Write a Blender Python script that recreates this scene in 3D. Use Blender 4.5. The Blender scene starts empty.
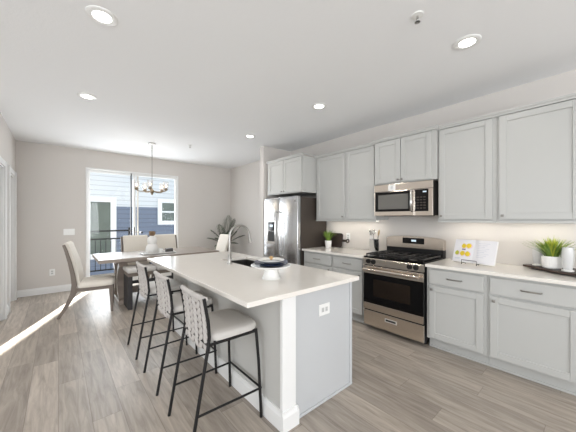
import bpy, bmesh, math, random
from mathutils import Vector, Matrix
random.seed(7)
S = bpy.context.scene
COL = S.collection
PI = math.pi
R = math.radians

# ------------------------------------------------------------------ camera
YAW = 40.54
cam = bpy.data.cameras.new('camera')
cam.sensor_fit = 'HORIZONTAL'
cam.sensor_width = 36.0
cam.lens = 268.3 / 576 * 36.0
cam.shift_y = 2.5 / 576
cam.clip_start = 0.05
camo = bpy.data.objects.new('camera', cam)
COL.objects.link(camo)
camo.location = (0, 0, 1.389)
camo.rotation_euler = (R(90), 0, R(-YAW))
S.camera = camo

# ------------------------------------------------------------------ world, sun, window fill and daylight, exposure
S.view_settings.view_transform = 'Standard'
S.view_settings.look = 'None'
S.view_settings.gamma = 1.0
S.view_settings.use_curve_mapping = False
S.view_settings.exposure = 0.26
W = bpy.data.worlds.new('sky')
S.world = W
W.use_nodes = True
bg = W.node_tree.nodes['Background']
bg.inputs['Color'].default_value = (0.84, 0.92, 1.0, 1)
bg.inputs['Strength'].default_value = 1.3

def lamp(name, kind, loc, energy, color=(1, 1, 1), direction=None, size=None, size_y=None, **kw):
    d = bpy.data.lights.new(name, kind)
    d.energy = energy
    d.color = color
    if kind == 'AREA' and size:
        d.size = size
        if size_y:
            d.shape = 'RECTANGLE'
            d.size_y = size_y
    for k, v in kw.items():
        setattr(d, k, v)
    o = bpy.data.objects.new(name, d)
    COL.objects.link(o)
    o.location = loc
    if direction is not None:
        o.rotation_euler = Vector(direction).to_track_quat('-Z', 'Y').to_euler()
    return o

SUN_EL = 33.0
sd = Vector((-0.361 * math.cos(R(SUN_EL)), -0.9325 * math.cos(R(SUN_EL)), -math.sin(R(SUN_EL))))
lamp('sun', 'SUN', (6, 16, 12), 26.0, (1.0, 0.95, 0.88), sd, angle=R(0.3))
# fill lamps added at unseen rear and left windows, tilted up to brighten the ceiling; patio door daylight
lamp('window_fill_rear', 'AREA', (-1.0, -4.75, 1.35), 235, (0.96, 0.98, 1.0), (0, 1, 0.6), 5.4, 2.1)
lamp('window_fill_left', 'AREA', (-5.25, 0.3, 1.4), 75, (0.95, 0.98, 1.0), (1, 0, 0.5), 5.0, 2.1)
lamp('daylight_patio', 'AREA', (1.29, 6.95, 1.25), 62, (0.94, 0.97, 1.0), (0, -1, -0.15), 1.6, 2.0)

# ------------------------------------------------------------------ materials
def lin(c):
    c = c / 255.0
    return c / 12.92 if c <= 0.04045 else ((c + 0.055) / 1.055) ** 2.4

def rgb(r, g, b):
    return (lin(r), lin(g), lin(b), 1)

def mat(name, col, rough=0.5, metal=0.0, noise=0.0, nscale=30.0, bump=0.0, bscale=200.0, emit=None, estr=0.0, stretch=None, spec=None, coat=0.0):
    m = bpy.data.materials.new(name)
    m.use_nodes = True
    nt = m.node_tree
    b = nt.nodes['Principled BSDF']
    b.inputs['Base Color'].default_value = col
    b.inputs['Roughness'].default_value = rough
    b.inputs['Metallic'].default_value = metal
    if spec is not None:
        b.inputs['Specular IOR Level'].default_value = spec
    if coat:
        b.inputs['Coat Weight'].default_value = coat
        b.inputs['Coat Roughness'].default_value = 0.1
    tc = nt.nodes.new('ShaderNodeTexCoord')
    mp = nt.nodes.new('ShaderNodeMapping')
    nt.links.new(tc.outputs['Object'], mp.inputs['Vector'])
    if stretch:
        mp.inputs['Scale'].default_value = stretch
    if noise > 0:
        n = nt.nodes.new('ShaderNodeTexNoise')
        n.inputs['Scale'].default_value = nscale
        n.inputs['Detail'].default_value = 4
        nt.links.new(mp.outputs['Vector'], n.inputs['Vector'])
        mx = nt.nodes.new('ShaderNodeMix')
        mx.data_type = 'RGBA'
        mx.inputs[6].default_value = tuple(max(0, c * (1 - noise)) for c in col[:3]) + (1,)
        mx.inputs[7].default_value = tuple(min(1, c * (1 + noise)) for c in col[:3]) + (1,)
        nt.links.new(n.outputs['Fac'], mx.inputs[0])
        nt.links.new(mx.outputs[2], b.inputs['Base Color'])
    if bump > 0:
        n2 = nt.nodes.new('ShaderNodeTexNoise')
        n2.inputs['Scale'].default_value = bscale
        n2.inputs['Detail'].default_value = 3
        nt.links.new(mp.outputs['Vector'], n2.inputs['Vector'])
        bp = nt.nodes.new('ShaderNodeBump')
        bp.inputs['Strength'].default_value = bump
        bp.inputs['Distance'].default_value = 0.004
        nt.links.new(n2.outputs['Fac'], bp.inputs['Height'])
        nt.links.new(bp.outputs['Normal'], b.inputs['Normal'])
    if emit:
        b.inputs['Emission Color'].default_value = emit
        b.inputs['Emission Strength'].default_value = estr
    return m

def glass_mat(name, tint, refl=0.06, rough=0.0, opacity=0.0):
    m = bpy.data.materials.new(name)
    m.use_nodes = True
    nt = m.node_tree
    for n in list(nt.nodes):
        nt.nodes.remove(n)
    out = nt.nodes.new('ShaderNodeOutputMaterial')
    tr = nt.nodes.new('ShaderNodeBsdfTransparent')
    tr.inputs['Color'].default_value = tint
    gl = nt.nodes.new('ShaderNodeBsdfGlossy')
    gl.inputs['Roughness'].default_value = rough
    mix = nt.nodes.new('ShaderNodeMixShader')
    mix.inputs[0].default_value = refl
    nt.links.new(tr.outputs[0], mix.inputs[1])
    nt.links.new(gl.outputs[0], mix.inputs[2])
    last = mix
    if opacity > 0:
        df = nt.nodes.new('ShaderNodeBsdfDiffuse')
        df.inputs['Color'].default_value = (0.9, 0.9, 0.9, 1)
        m2 = nt.nodes.new('ShaderNodeMixShader')
        m2.inputs[0].default_value = opacity
        nt.links.new(mix.outputs[0], m2.inputs[1])
        nt.links.new(df.outputs[0], m2.inputs[2])
        last = m2
    nt.links.new(last.outputs[0], out.inputs['Surface'])
    return m

def floor_mat():
    m = bpy.data.materials.new('plank_floor')
    m.use_nodes = True
    nt = m.node_tree
    N = nt.nodes.new
    L = nt.links.new
    b = nt.nodes['Principled BSDF']
    tc = N('ShaderNodeTexCoord')
    sp = N('ShaderNodeSeparateXYZ')
    L(tc.outputs['Object'], sp.inputs[0])
    def M(op, a, c=None, use=None):
        n = N('ShaderNodeMath')
        n.operation = op
        for i, v in enumerate((a, c)):
            if v is None:
                continue
            if isinstance(v, (int, float)):
                n.inputs[i].default_value = v
            else:
                L(v, n.inputs[i])
        return n.outputs[0]
    PW, PL = 0.178, 1.22
    xr = M('DIVIDE', sp.outputs['X'], PW)
    row = M('FLOOR', xr)
    wn = N('ShaderNodeTexWhiteNoise')
    wn.noise_dimensions = '1D'
    L(row, wn.inputs['W'])
    yo = M('ADD', M('DIVIDE', sp.outputs['Y'], PL), wn.outputs['Value'])
    colm = M('FLOOR', yo)
    cmb = N('ShaderNodeCombineXYZ')
    L(row, cmb.inputs[0]); L(colm, cmb.inputs[1])
    w2 = N('ShaderNodeTexWhiteNoise')
    w2.noise_dimensions = '3D'
    L(cmb.outputs[0], w2.inputs['Vector'])
    ramp = N('ShaderNodeValToRGB')
    e = ramp.color_ramp.elements
    e[0].position = 0.0; e[0].color = rgb(164, 154, 144)
    e[1].position = 1.0; e[1].color = rgb(194, 183, 172)
    for p, c in ((0.35, (176, 166, 155)), (0.7, (185, 174, 162))):
        k = e.new(p); k.color = rgb(*c)
    L(w2.outputs['Value'], ramp.inputs[0])
    # grain, shifted per plank
    sh = N('ShaderNodeVectorMath'); sh.operation = 'SCALE'
    L(cmb.outputs[0], sh.inputs[0]); sh.inputs['Scale'].default_value = 3.7
    ad = N('ShaderNodeVectorMath'); ad.operation = 'ADD'
    L(tc.outputs['Object'], ad.inputs[0]); L(sh.outputs[0], ad.inputs[1])
    mp = N('ShaderNodeMapping'); mp.inputs['Scale'].default_value = (16, 1.6, 1)
    L(ad.outputs[0], mp.inputs[0])
    ns = N('ShaderNodeTexNoise'); ns.inputs['Scale'].default_value = 1.6; ns.inputs['Detail'].default_value = 7; ns.inputs['Roughness'].default_value = 0.62
    ns.inputs['Distortion'].default_value = 0.6
    L(mp.outputs[0], ns.inputs['Vector'])
    gr = N('ShaderNodeValToRGB')
    gr.color_ramp.elements[0].position = 0.3; gr.color_ramp.elements[0].color = (0.58, 0.56, 0.54, 1)
    gr.color_ramp.elements[1].position = 0.66; gr.color_ramp.elements[1].color = (1.1, 1.1, 1.1, 1)
    L(ns.outputs['Fac'], gr.inputs[0])
    mu = N('ShaderNodeMix'); mu.data_type = 'RGBA'; mu.blend_type = 'MULTIPLY'; mu.inputs[0].default_value = 0.9
    L(ramp.outputs[0], mu.inputs[6]); L(gr.outputs[0], mu.inputs[7])
    # seams
    fx = M('FRACT', xr); fy = M('FRACT', yo)
    dx = M('MINIMUM', fx, M('SUBTRACT', 1.0, fx))
    dy = M('MINIMUM', fy, M('SUBTRACT', 1.0, fy))
    sx = M('LESS_THAN', dx, 0.010)
    sy = M('LESS_THAN', dy, 0.0013)
    sm = M('MULTIPLY', M('MAXIMUM', sx, sy), 0.45)
    m2 = N('ShaderNodeMix'); m2.data_type = 'RGBA'
    L(sm, m2.inputs[0]); L(mu.outputs[2], m2.inputs[6]); m2.inputs[7].default_value = rgb(80, 68, 58)
    L(m2.outputs[2], b.inputs['Base Color'])
    b.inputs['Roughness'].default_value = 0.38
    bp = N('ShaderNodeBump'); bp.inputs['Strength'].default_value = 0.12; bp.inputs['Distance'].default_value = 0.003
    L(ns.outputs['Fac'], bp.inputs['Height']); L(bp.outputs[0], b.inputs['Normal'])
    return m

def siding_mat(name, col):
    m = mat(name, col, 0.6)
    nt = m.node_tree
    b = nt.nodes['Principled BSDF']
    tc = nt.nodes.new('ShaderNodeTexCoord')
    sp = nt.nodes.new('ShaderNodeSeparateXYZ')
    nt.links.new(tc.outputs['Object'], sp.inputs[0])
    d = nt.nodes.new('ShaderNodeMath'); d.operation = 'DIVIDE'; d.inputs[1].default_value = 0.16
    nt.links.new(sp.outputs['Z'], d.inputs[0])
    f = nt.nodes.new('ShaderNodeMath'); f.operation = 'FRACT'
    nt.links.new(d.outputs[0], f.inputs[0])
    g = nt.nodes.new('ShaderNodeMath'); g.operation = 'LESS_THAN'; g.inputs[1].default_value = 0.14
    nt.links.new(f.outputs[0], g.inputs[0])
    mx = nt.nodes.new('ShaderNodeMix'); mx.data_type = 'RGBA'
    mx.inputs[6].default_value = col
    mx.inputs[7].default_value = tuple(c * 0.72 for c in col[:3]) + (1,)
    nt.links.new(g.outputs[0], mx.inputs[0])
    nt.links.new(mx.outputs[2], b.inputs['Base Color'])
    return m

M_ = {}
M_['floor'] = floor_mat()
M_['wall'] = mat('wall_paint', rgb(214, 209, 204), 0.85, bump=0.05, bscale=300)
M_['ceiling'] = mat('ceiling_paint', rgb(246, 247, 248), 0.9, bump=0.3, bscale=60)
M_['trim'] = mat('trim_white', rgb(236, 236, 235), 0.4)
M_['cabinet'] = mat('cabinet_paint', rgb(189, 189, 186), 0.33, noise=0.012, nscale=4)
M_['islandpaint'] = mat('island_paint', rgb(196, 198, 200), 0.4, noise=0.01, nscale=4)
M_['kneewall'] = mat('knee_wall_paint', rgb(196, 195, 191), 0.7)
M_['quartz'] = mat('quartz', rgb(236, 231, 224), 0.09, noise=0.02, nscale=14)
M_['steel'] = mat('brushed_steel', rgb(206, 207, 209), 0.2, 1.0, noise=0.05, nscale=6, stretch=(1, 1, 40))
M_['steelh'] = mat('brushed_steel_horizontal', rgb(222, 212, 201), 0.2, 1.0, noise=0.05, nscale=6, stretch=(40, 1, 40))
M_['sinksteel'] = mat('sink_steel', rgb(120, 118, 115), 0.35, 1.0)
M_['brightsteel'] = mat('bright_steel', rgb(226, 222, 216), 0.45, 0.6)
M_['chrome'] = mat('polished_steel', rgb(205, 203, 200), 0.16, 1.0)
M_['nickel'] = mat('satin_nickel', rgb(150, 147, 142), 0.35, 1.0)
M_['faucetnickel'] = mat('faucet_nickel', rgb(168, 166, 162), 0.3, 1.0)
M_['black'] = mat('black_metal', rgb(26, 25, 26), 0.45, 0.3)
M_['blackglass'] = mat('black_glass', rgb(10, 9, 10), 0.07, spec=0.3)
M_['mwglass'] = mat('microwave_window', rgb(108, 106, 102), 0.12)
M_['ovenglass'] = mat('oven_window', rgb(34, 26, 20), 0.08, spec=0.3)
M_['iron'] = mat('cast_iron', rgb(30, 29, 29), 0.28, noise=0.2, nscale=80)
M_['fridgeside'] = mat('fridge_side_charcoal', rgb(76, 68, 62), 0.42, 0.3)
M_['gasket'] = mat('dark_gasket', rgb(48, 46, 45), 0.6)
M_['whiteplastic'] = mat('white_plastic', rgb(240, 240, 238), 0.35)
M_['slotgrey'] = mat('socket_slots', rgb(120, 120, 119), 0.5)
M_['greyplastic'] = mat('grey_plastic', rgb(205, 205, 204), 0.4)
M_['ceramic'] = mat('white_ceramic', rgb(240, 239, 236), 0.22)
M_['ceramicmatte'] = mat('matte_white_ceramic', rgb(235, 233, 229), 0.6, bump=0.2, bscale=60)
M_['navy'] = mat('navy_glaze', rgb(40, 54, 84), 0.25, noise=0.1, nscale=30)
M_['fabric'] = mat('cream_fabric', rgb(226, 219, 208), 0.9, noise=0.04, nscale=120, bump=0.3, bscale=500)
M_['whitefabric'] = mat('off_white_vinyl', rgb(202, 198, 193), 0.6, noise=0.02, nscale=60, bump=0.1, bscale=300)
M_['wovenseam'] = mat('woven_back_seams', rgb(128, 122, 118), 0.9, noise=0.1, nscale=90)
M_['woven'] = mat('woven_strap_fabric', rgb(194, 189, 185), 0.85, noise=0.12, nscale=90, bump=0.3, bscale=400)
M_['greywood'] = mat('grey_washed_wood', rgb(150, 138, 128), 0.4, noise=0.14, nscale=8, stretch=(3, 30, 30), coat=0.25)
M_['chairwood'] = mat('chair_wood', rgb(112, 101, 92), 0.5, noise=0.12, nscale=14, stretch=(20, 20, 3))
M_['darkfabric'] = mat('charcoal_fabric', rgb(58, 56, 57), 0.8, noise=0.1, nscale=60)
M_['darkwood'] = mat('dark_walnut', rgb(62, 46, 38), 0.45, noise=0.18, nscale=20, stretch=(10, 1, 10))
M_['board'] = mat('espresso_wood', rgb(52, 42, 38), 0.45, noise=0.12, nscale=20, stretch=(2, 20, 20))
M_['leaf'] = mat('palm_leaf', rgb(48, 66, 40), 0.5, noise=0.25, nscale=12)
M_['lime'] = mat('grass_leaf', rgb(116, 146, 58), 0.5, noise=0.35, nscale=25)
M_['limepale'] = mat('grass_leaf_pale', rgb(180, 188, 70), 0.5, noise=0.3, nscale=25)
M_['soil'] = mat('soil', rgb(60, 48, 38), 0.95, noise=0.3, nscale=80)
M_['basket'] = mat('basket_weave', rgb(186, 176, 160), 0.8, noise=0.2, nscale=90)
M_['page'] = mat('book_page', rgb(226, 224, 227), 0.6, noise=0.01, nscale=20)
M_['print'] = mat('page_print', rgb(206, 207, 214), 0.7)
M_['printdark'] = mat('page_title_print', rgb(92, 84, 122), 0.7)
M_['pear'] = mat('pear_yellow_print', rgb(224, 196, 40), 0.6, noise=0.12, nscale=40)
M_['pearshade'] = mat('pear_pink_print', rgb(226, 200, 206), 0.6)
M_['peargreen'] = mat('pear_green_print', rgb(176, 180, 52), 0.6, noise=0.12, nscale=40)
M_['brass'] = mat('aged_brass', rgb(136, 120, 98), 0.35, 1.0)
M_['lens'] = mat('lit_lens', rgb(250, 250, 246), 0.5, emit=(1.0, 0.97, 0.92, 1), estr=9.0)
M_['striplens'] = mat('lit_strip_lens', rgb(250, 250, 246), 0.5, emit=(1.0, 0.95, 0.87, 1), estr=3.0)
M_['bulb'] = mat('lit_bulb', rgb(250, 240, 220), 0.5, emit=(1.0, 0.82, 0.58, 1), estr=4.0)
M_['display'] = mat('lit_display', rgb(20, 24, 30), 0.2, emit=(0.75, 0.88, 1.0, 1), estr=0.9)
M_['glass'] = glass_mat('clear_glass', (0.98, 0.99, 0.995, 1), 0.015)
M_['shade'] = glass_mat('clear_shade_glass', (0.97, 0.97, 0.97, 1), 0.07, 0.05, 0.12)
M_['textglass'] = glass_mat('textured_white_glass', (0.95, 0.95, 0.95, 1), 0.12, 0.15, 0.6)
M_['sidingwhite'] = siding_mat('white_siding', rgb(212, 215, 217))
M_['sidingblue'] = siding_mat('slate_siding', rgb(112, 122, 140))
M_['roof'] = mat('flat_roof', rgb(140, 140, 142), 0.9)
M_['ground'] = mat('outside_ground', rgb(150, 150, 145), 0.95, noise=0.2, nscale=2)
M_['deck'] = mat('deck_boards', rgb(150, 142, 132), 0.8, noise=0.1, nscale=10)
M_['winglass'] = mat('neighbour_window_glass', rgb(104, 112, 104), 0.08, noise=0.35, nscale=1.6)
M_['stone'] = mat('grey_stone', rgb(168, 166, 164), 0.6, noise=0.1, nscale=20)
M_['driedbrown'] = mat('dried_brown_flower', rgb(134, 110, 84), 0.9, noise=0.3, nscale=40)
M_['darkbox'] = mat('charcoal_glaze', rgb(84, 80, 78), 0.5)
M_['gold'] = mat('gold_knot', rgb(196, 160, 110), 0.4, 0.4)
M_['napkin'] = mat('patterned_napkin', rgb(222, 220, 214), 0.85, noise=0.25, nscale=45)
M_['lightwood'] = mat('utensil_wood', rgb(205, 178, 140), 0.6)

# ------------------------------------------------------------------ mesh helpers
class MB:
    def __init__(self):
        self.bm = bmesh.new()

    def box(self, x0, x1, y0, y1, z0, z1, bev=0.0, seg=2):
        r = bmesh.ops.create_cube(self.bm, size=1.0)
        vs = r['verts']
        for v in vs:
            v.co = Vector((x0 + (v.co.x + .5) * (x1 - x0), y0 + (v.co.y + .5) * (y1 - y0), z0 + (v.co.z + .5) * (z1 - z0)))
        if bev > 0:
            es = list({e for v in vs for e in v.link_edges})
            bmesh.ops.bevel(self.bm, geom=es, offset=bev, segments=seg, affect='EDGES', profile=0.5)
        return self

    def cyl(self, p0, p1, r0, r1=None, seg=16, cap=True):
        p0, p1 = Vector(p0), Vector(p1)
        d = p1 - p0
        r1 = r0 if r1 is None else r1
        q = d.to_track_quat('Z', 'Y').to_matrix().to_4x4()
        bmesh.ops.create_cone(self.bm, cap_ends=cap, segments=seg, radius1=r0, radius2=r1, depth=d.length,
                              matrix=Matrix.Translation((p0 + p1) / 2) @ q)
        return self

    def ball(self, c, rx, ry=None, rz=None, seg=14, rot=None):
        ry = rx if ry is None else ry
        rz = rx if rz is None else rz
        mx = Matrix.Translation(c)
        if rot is not None:
            mx = mx @ rot.to_4x4()
        mx = mx @ Matrix.Diagonal((rx, ry, rz, 1))
        bmesh.ops.create_uvsphere(self.bm, u_segments=seg, v_segments=max(6, seg // 2 + 1), radius=1.0, matrix=mx)
        return self

    def tube(self, pts, r, seg=10, close=False):
        pts = [Vector(p) for p in pts]
        n = len(pts)
        rs = r if isinstance(r, (list, tuple)) else [r] * n
        rings = []
        prev = None
        for i, p in enumerate(pts):
            if close:
                t = (pts[(i + 1) % n] - pts[i - 1]).normalized()
            else:
                t = (pts[min(i + 1, n - 1)] - pts[max(i - 1, 0)]).normalized()
            if prev is None:
                u = t.orthogonal().normalized()
            else:
                u = (prev - t * prev.dot(t))
                u = u.normalized() if u.length > 1e-6 else t.orthogonal().normalized()
            prev = u
            w = t.cross(u)
            rings.append([self.bm.verts.new(p + (u * math.cos(2 * PI * k / seg) + w * math.sin(2 * PI * k / seg)) * rs[i]) for k in range(seg)])
        m = n if close else n - 1
        for i in range(m):
            a, b = rings[i], rings[(i + 1) % n]
            for k in range(seg):
                self.bm.faces.new((a[k], a[(k + 1) % seg], b[(k + 1) % seg], b[k]))
        if not close:
            self.bm.faces.new(rings[0][::-1])
            self.bm.faces.new(rings[-1])
        return self

    def lathe(self, prof, c=(0, 0, 0), seg=28):
        c = Vector(c)
        rings = []
        for r, z in prof:
            if r < 1e-5:
                rings.append([self.bm.verts.new(c + Vector((0, 0, z)))])
            else:
                rings.append([self.bm.verts.new(c + Vector((r * math.cos(2 * PI * k / seg), r * math.sin(2 * PI * k / seg), z))) for k in range(seg)])
        for a, b in zip(rings, rings[1:]):
            if len(a) == 1 and len(b) == 1:
                continue
            for k in range(seg):
                k2 = (k + 1) % seg
                if len(a) == 1:
                    self.bm.faces.new((a[0], b[k2], b[k]))
                elif len(b) == 1:
                    self.bm.faces.new((a[k], a[k2], b[0]))
                else:
                    self.bm.faces.new((a[k], a[k2], b[k2], b[k]))
        return self

    def prism(self, pts, axis, a0, a1):
        """extrude a 2-D outline along an axis: 'x' outline (y,z); 'y' outline (x,z); 'z' outline (x,y)"""
        def P(p, a):
            return Vector((a, p[0], p[1])) if axis == 'x' else Vector((p[0], a, p[1])) if axis == 'y' else Vector((p[0], p[1], a))
        A = [self.bm.verts.new(P(p, a0)) for p in pts]
        B = [self.bm.verts.new(P(p, a1)) for p in pts]
        n = len(pts)
        self.bm.faces.new(A)
        self.bm.faces.new(B[::-1])
        for i in range(n):
            self.bm.faces.new((A[i], B[i], B[(i + 1) % n], A[(i + 1) % n]))
        return self

    def strip(self, pts, normal, widths, th):
        """a curved bar of rectangular section: centre points, flat axis 'normal' and widths; thickness along normal"""
        pts = [Vector(p) for p in pts]
        nv = Vector(normal).normalized()
        rings = []
        for i, p in enumerate(pts):
            t = (pts[min(i + 1, len(pts) - 1)] - pts[max(i - 1, 0)]).normalized()
            s = t.cross(nv).normalized()
            w = widths[i] if isinstance(widths, (list, tuple)) else widths
            rings.append([self.bm.verts.new(p + s * a * w / 2 + nv * b * th / 2) for a, b in ((-1, -1), (1, -1), (1, 1), (-1, 1))])
        for a, b in zip(rings, rings[1:]):
            for k in range(4):
                self.bm.faces.new((a[k], a[(k + 1) % 4], b[(k + 1) % 4], b[k]))
        self.bm.faces.new(rings[0][::-1])
        self.bm.faces.new(rings[-1])
        return self

    def build(self, name, material, parent=None, smooth=None, bevel=0.0):
        bm = self.bm
        bmesh.ops.recalc_face_normals(bm, faces=bm.faces)
        if parent is not None:
            root = parent
            while root.parent is not None:
                root = root.parent
            bmesh.ops.translate(bm, verts=bm.verts, vec=-Vector(root.location))
        me = bpy.data.meshes.new(name)
        bm.to_mesh(me)
        bm.free()
        me.materials.append(M_[material] if isinstance(material, str) else material)
        if smooth is not None:
            for p in me.polygons:
                p.use_smooth = True
            me.set_sharp_from_angle(angle=R(smooth))
        o = bpy.data.objects.new(name, me)
        COL.objects.link(o)
        if parent is not None:
            o.parent = parent
        if bevel > 0:
            b = o.modifiers.new('edge', 'BEVEL')
            b.width = bevel
            b.segments = 2
            b.limit_method = 'ANGLE'
        return o

def tag(o, label, cat, group=None):
    o['label'] = label
    o['category'] = cat
    if group:
        o['group'] = group
    return o

def thing(name, label, cat, loc=(0, 0, 0), group=None):
    o = bpy.data.objects.new(name, None)
    o.empty_display_size = 0.05
    COL.objects.link(o)
    o.location = loc
    return tag(o, label, cat, group)

def struct(o):
    o['kind'] = 'structure'
    return o

def dup(root, loc, rotz, label, group=None):
    r = root.copy()
    COL.objects.link(r)
    r.location = loc
    r.rotation_euler = (0, 0, rotz)
    r['label'] = label
    if group:
        r['group'] = group
    for ch in list(root.children):
        c = ch.copy()
        COL.objects.link(c)
        c.parent = r
        for g in list(ch.children):
            d = g.copy()
            COL.objects.link(d)
            d.parent = c
    return r

# ================================================================== the setting
XW, YB, ZC, XL = 3.612, 6.664, 2.76, -0.57     # kitchen wall, back wall, ceiling, short left wall
XF, YR = -5.0, -4.5                             # far living-room walls behind the camera
YH = 4.55                                       # where the short left wall starts
T = 0.12
struct(MB().box(XF - T, XW + T, YR - T, YB + T, -0.12, 0).build('floor', 'floor'))
struct(MB().box(XF - T, XW + T, YR - T, YB + T, ZC, ZC + 0.12).build('ceiling', 'ceiling'))
struct(MB().box(XW, XW + T, YR, YB + T, 0, ZC).build('wall_right', 'wall'))
DX0, DX1, DZ = 0.408, 2.205, 2.41               # patio door opening
b = MB()
b.box(XL - T, DX0, YB, YB + T, 0, ZC).box(DX1, XW, YB, YB + T, 0, ZC).box(DX0, DX1, YB, YB + T, DZ, ZC)
struct(b.build('wall_back', 'wall'))
# short left wall with a cased doorway near the corner and a second door nearer the camera
O1a, O1b, O2a, O2b, OZ = 5.74, 6.46, 4.62, 5.32, 2.10
b = MB()
b.box(XL - T, XL, YH, O2a, 0, ZC).box(XL - T, XL, O2b, O1a, 0, ZC).box(XL - T, XL, O1b, YB, 0, ZC)
b.box(XL - T, XL, O2a, O2b, OZ, ZC).box(XL - T, XL, O1a, O1b, OZ, ZC)
struct(b.build('wall_left', 'wall'))
struct(MB().box(XF, XL - T, YH, YH + T, 0, ZC).build('wall_hall', 'wall'))
struct(MB().box(-1.9, -1.8, YH + T, YB + T, 0, ZC).build('wall_closet', 'wall'))
# living-room walls behind the camera with their window openings
b = MB()
b.box(XF, XW, YR - T, YR, 0, 0.3).box(XF, XW, YR - T, YR, 2.4, ZC).box(XF, -3.7, YR - T, YR, 0.3, 2.4).box(1.7, XW, YR - T, YR, 0.3, 2.4)
struct(b.build('wall_rear', 'wall'))
b = MB()
b.box(XF - T, XF, YR - T, YH + T, 0, 0.35).box(XF - T, XF, YR - T, YH + T, 2.45, ZC).box(XF - T, XF, YR - T, -2.2, 0.35, 2.45).box(XF - T, XF, 2.8, YH + T, 0.35, 2.45)
struct(b.build('wall_far_left', 'wall'))
def win_frame(name, n, fixed, a0, a1, z0, z1, axis):
    b = MB()
    k = 4
    def bx(u0, u1, w0, w1):
        if axis == 'x':
            b.box(u0, u1, fixed - 0.07, fixed - 0.02, w0, w1)
        else:
            b.box(fixed - 0.07, fixed - 0.02, u0, u1, w0, w1)
    for i in range(k + 1):
        u = a0 + (a1 - a0) * i / k
        bx(max(a0, u - 0.03), min(a1, u + 0.03), z0, z1)
    bx(a0, a1, z0, z0 + 0.05); bx(a0, a1, z1 - 0.05, z1)
    o = struct(b.build(name, 'trim'))
win_frame('window_1', 1, YR, -3.7, 1.7, 0.3, 2.4, 'x')
win_frame('window_2', 2, XF, -2.2, 2.8, 0.35, 2.45, 'y')
# stub wall that ends the kitchen run beside the refrigerator
struct(MB().box(2.935, XW, 4.14, 4.26, 0, ZC).build('wall_stub', 'wall'))

def base_profile(h=0.125, t=0.014):
    return [(0, 0), (t, 0), (t, h * 0.72), (t * 0.55, h * 0.86), (t * 0.45, h), (0, h)]
b = MB()
b.prism([(YB - p, z) for p, z in base_profile()], 'x', XL, DX0)
b.prism([(YB - p, z) for p, z in base_profile()], 'x', DX1, XW)
struct(b.build('baseboard_back', 'trim'))
b = MB()
b.prism([(XW - p, z) for p, z in base_profile()], 'y', 4.26, YB)
struct(b.build('baseboard_right', 'trim'))
b = MB()
b.prism([(2.935 - p, z) for p, z in base_profile()], 'y', 4.14, 4.26)
struct(b.build('baseboard_stub', 'trim'))
b = MB()
for y0, y1 in ((YH, O2a - 0.075), (O2b + 0.075, O1a - 0.075), (O1b + 0.075, YB)):
    b.prism([(XL + p, z) for p, z in base_profile()], 'y', y0, y1)
struct(b.build('baseboard_left', 'trim'))
# doorway casings on the left wall
for n, (a, c) in enumerate(((O1a, O1b), (O2a, O2b))):
    b = MB()
    w = 0.075
    for y0, y1 in ((a - w, a), (c, c + w)):
        b.box(XL, XL + 0.018, y0, y1, 0, OZ + w, 0.004)
        b.box(XL + 0.018, XL + 0.026, y0 + 0.012 if y0 == c else y0, y1 if y0 == c else y1 - 0.012, 0, OZ + w, 0.003)
    b.box(XL, XL + 0.018, a, c, OZ, OZ + w, 0.004)
    # jamb lining inside the wall thickness
    b.box(XL - T, XL, a, a + 0.018, 0, OZ).box(XL - T, XL, c - 0.018, c, 0, OZ).box(XL - T, XL, a, c, OZ - 0.018, OZ)
    struct(b.build('trim_%d' % (n + 1), 'trim'))
b = MB()
b.box(XL - 0.075, XL - 0.035, O2a + 0.02, O2b - 0.02, 0.01, OZ - 0.02)
for z0, z1 in ((0.2, 0.95), (1.1, 1.95)):
    b.box(XL - 0.035, XL - 0.028, O2a + 0.13, O2b - 0.13, z0, z1, 0.003)
struct(b.build('door_2', 'trim'))
b = MB()
b.box(XL - 0.10, XL - 0.06, O1a + 0.02, O1b - 0.02, 0.01, OZ - 0.02)
for z0, z1 in ((0.2, 0.95), (1.1, 1.95)):
    b.box(XL - 0.06, XL - 0.053, O1a + 0.13, O1b - 0.13, z0, z1, 0.003)
struct(b.build('door_3', 'trim'))

# sliding patio door in the back wall
d1 = bpy.data.objects.new('door_1', None); COL.objects.link(d1); d1.location = (1.3, YB, 0); d1['kind'] = 'structure'
b = MB()
fw = 0.03
b.box(DX0, DX0 + fw, YB - 0.012, YB + T, 0, DZ, 0.004).box(DX1 - fw, DX1, YB - 0.012, YB + T, 0, DZ, 0.004)
b.box(DX0 + fw, DX1 - fw, YB - 0.012, YB + T, DZ - fw, DZ, 0.004).box(DX0 + fw, DX1 - fw, YB - 0.005, YB + T, 0, 0.035)
struct(b.build('door_frame', 'trim', d1))
XM = 1.265
def sash(name, x0, x1, y):
    b = MB()
    s = 0.045
    b.box(x0, x0 + s, y, y + 0.045, 0.036, DZ - fw - 0.001, 0.004).box(x1 - s, x1, y, y + 0.045, 0.036, DZ - fw - 0.001, 0.004)
    b.box(x0 + s, x1 - s, y, y + 0.045, DZ - fw - 0.05, DZ - fw - 0.001, 0.004).box(x0 + s, x1 - s, y, y + 0.045, 0.036, 0.12, 0.004)
    o = b.build(name, 'trim', d1)
    MB().box(x0 + s, x1 - s, y + 0.018, y + 0.026, 0.12, DZ - fw - 0.05).build('glass_pane', 'glass', o)
    return o
sash('door_panel', DX0 + fw, XM + 0.03, YB + 0.055)
sash('door_panel', XM - 0.018, DX1 - fw, YB + 0.008)
MB().box(XM - 0.008, XM + 0.008, YB - 0.006, YB + 0.008, 0.98, 1.2, 0.004).build('door_handle', 'black', d1)
MB().box(1.203, 1.224, YB + 0.054, YB + 0.101, 0.04, DZ - fw - 0.002).build('interlock_shadow', 'gasket', d1)  # shadow line beside the panel stile, put in as a dark strip
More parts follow.
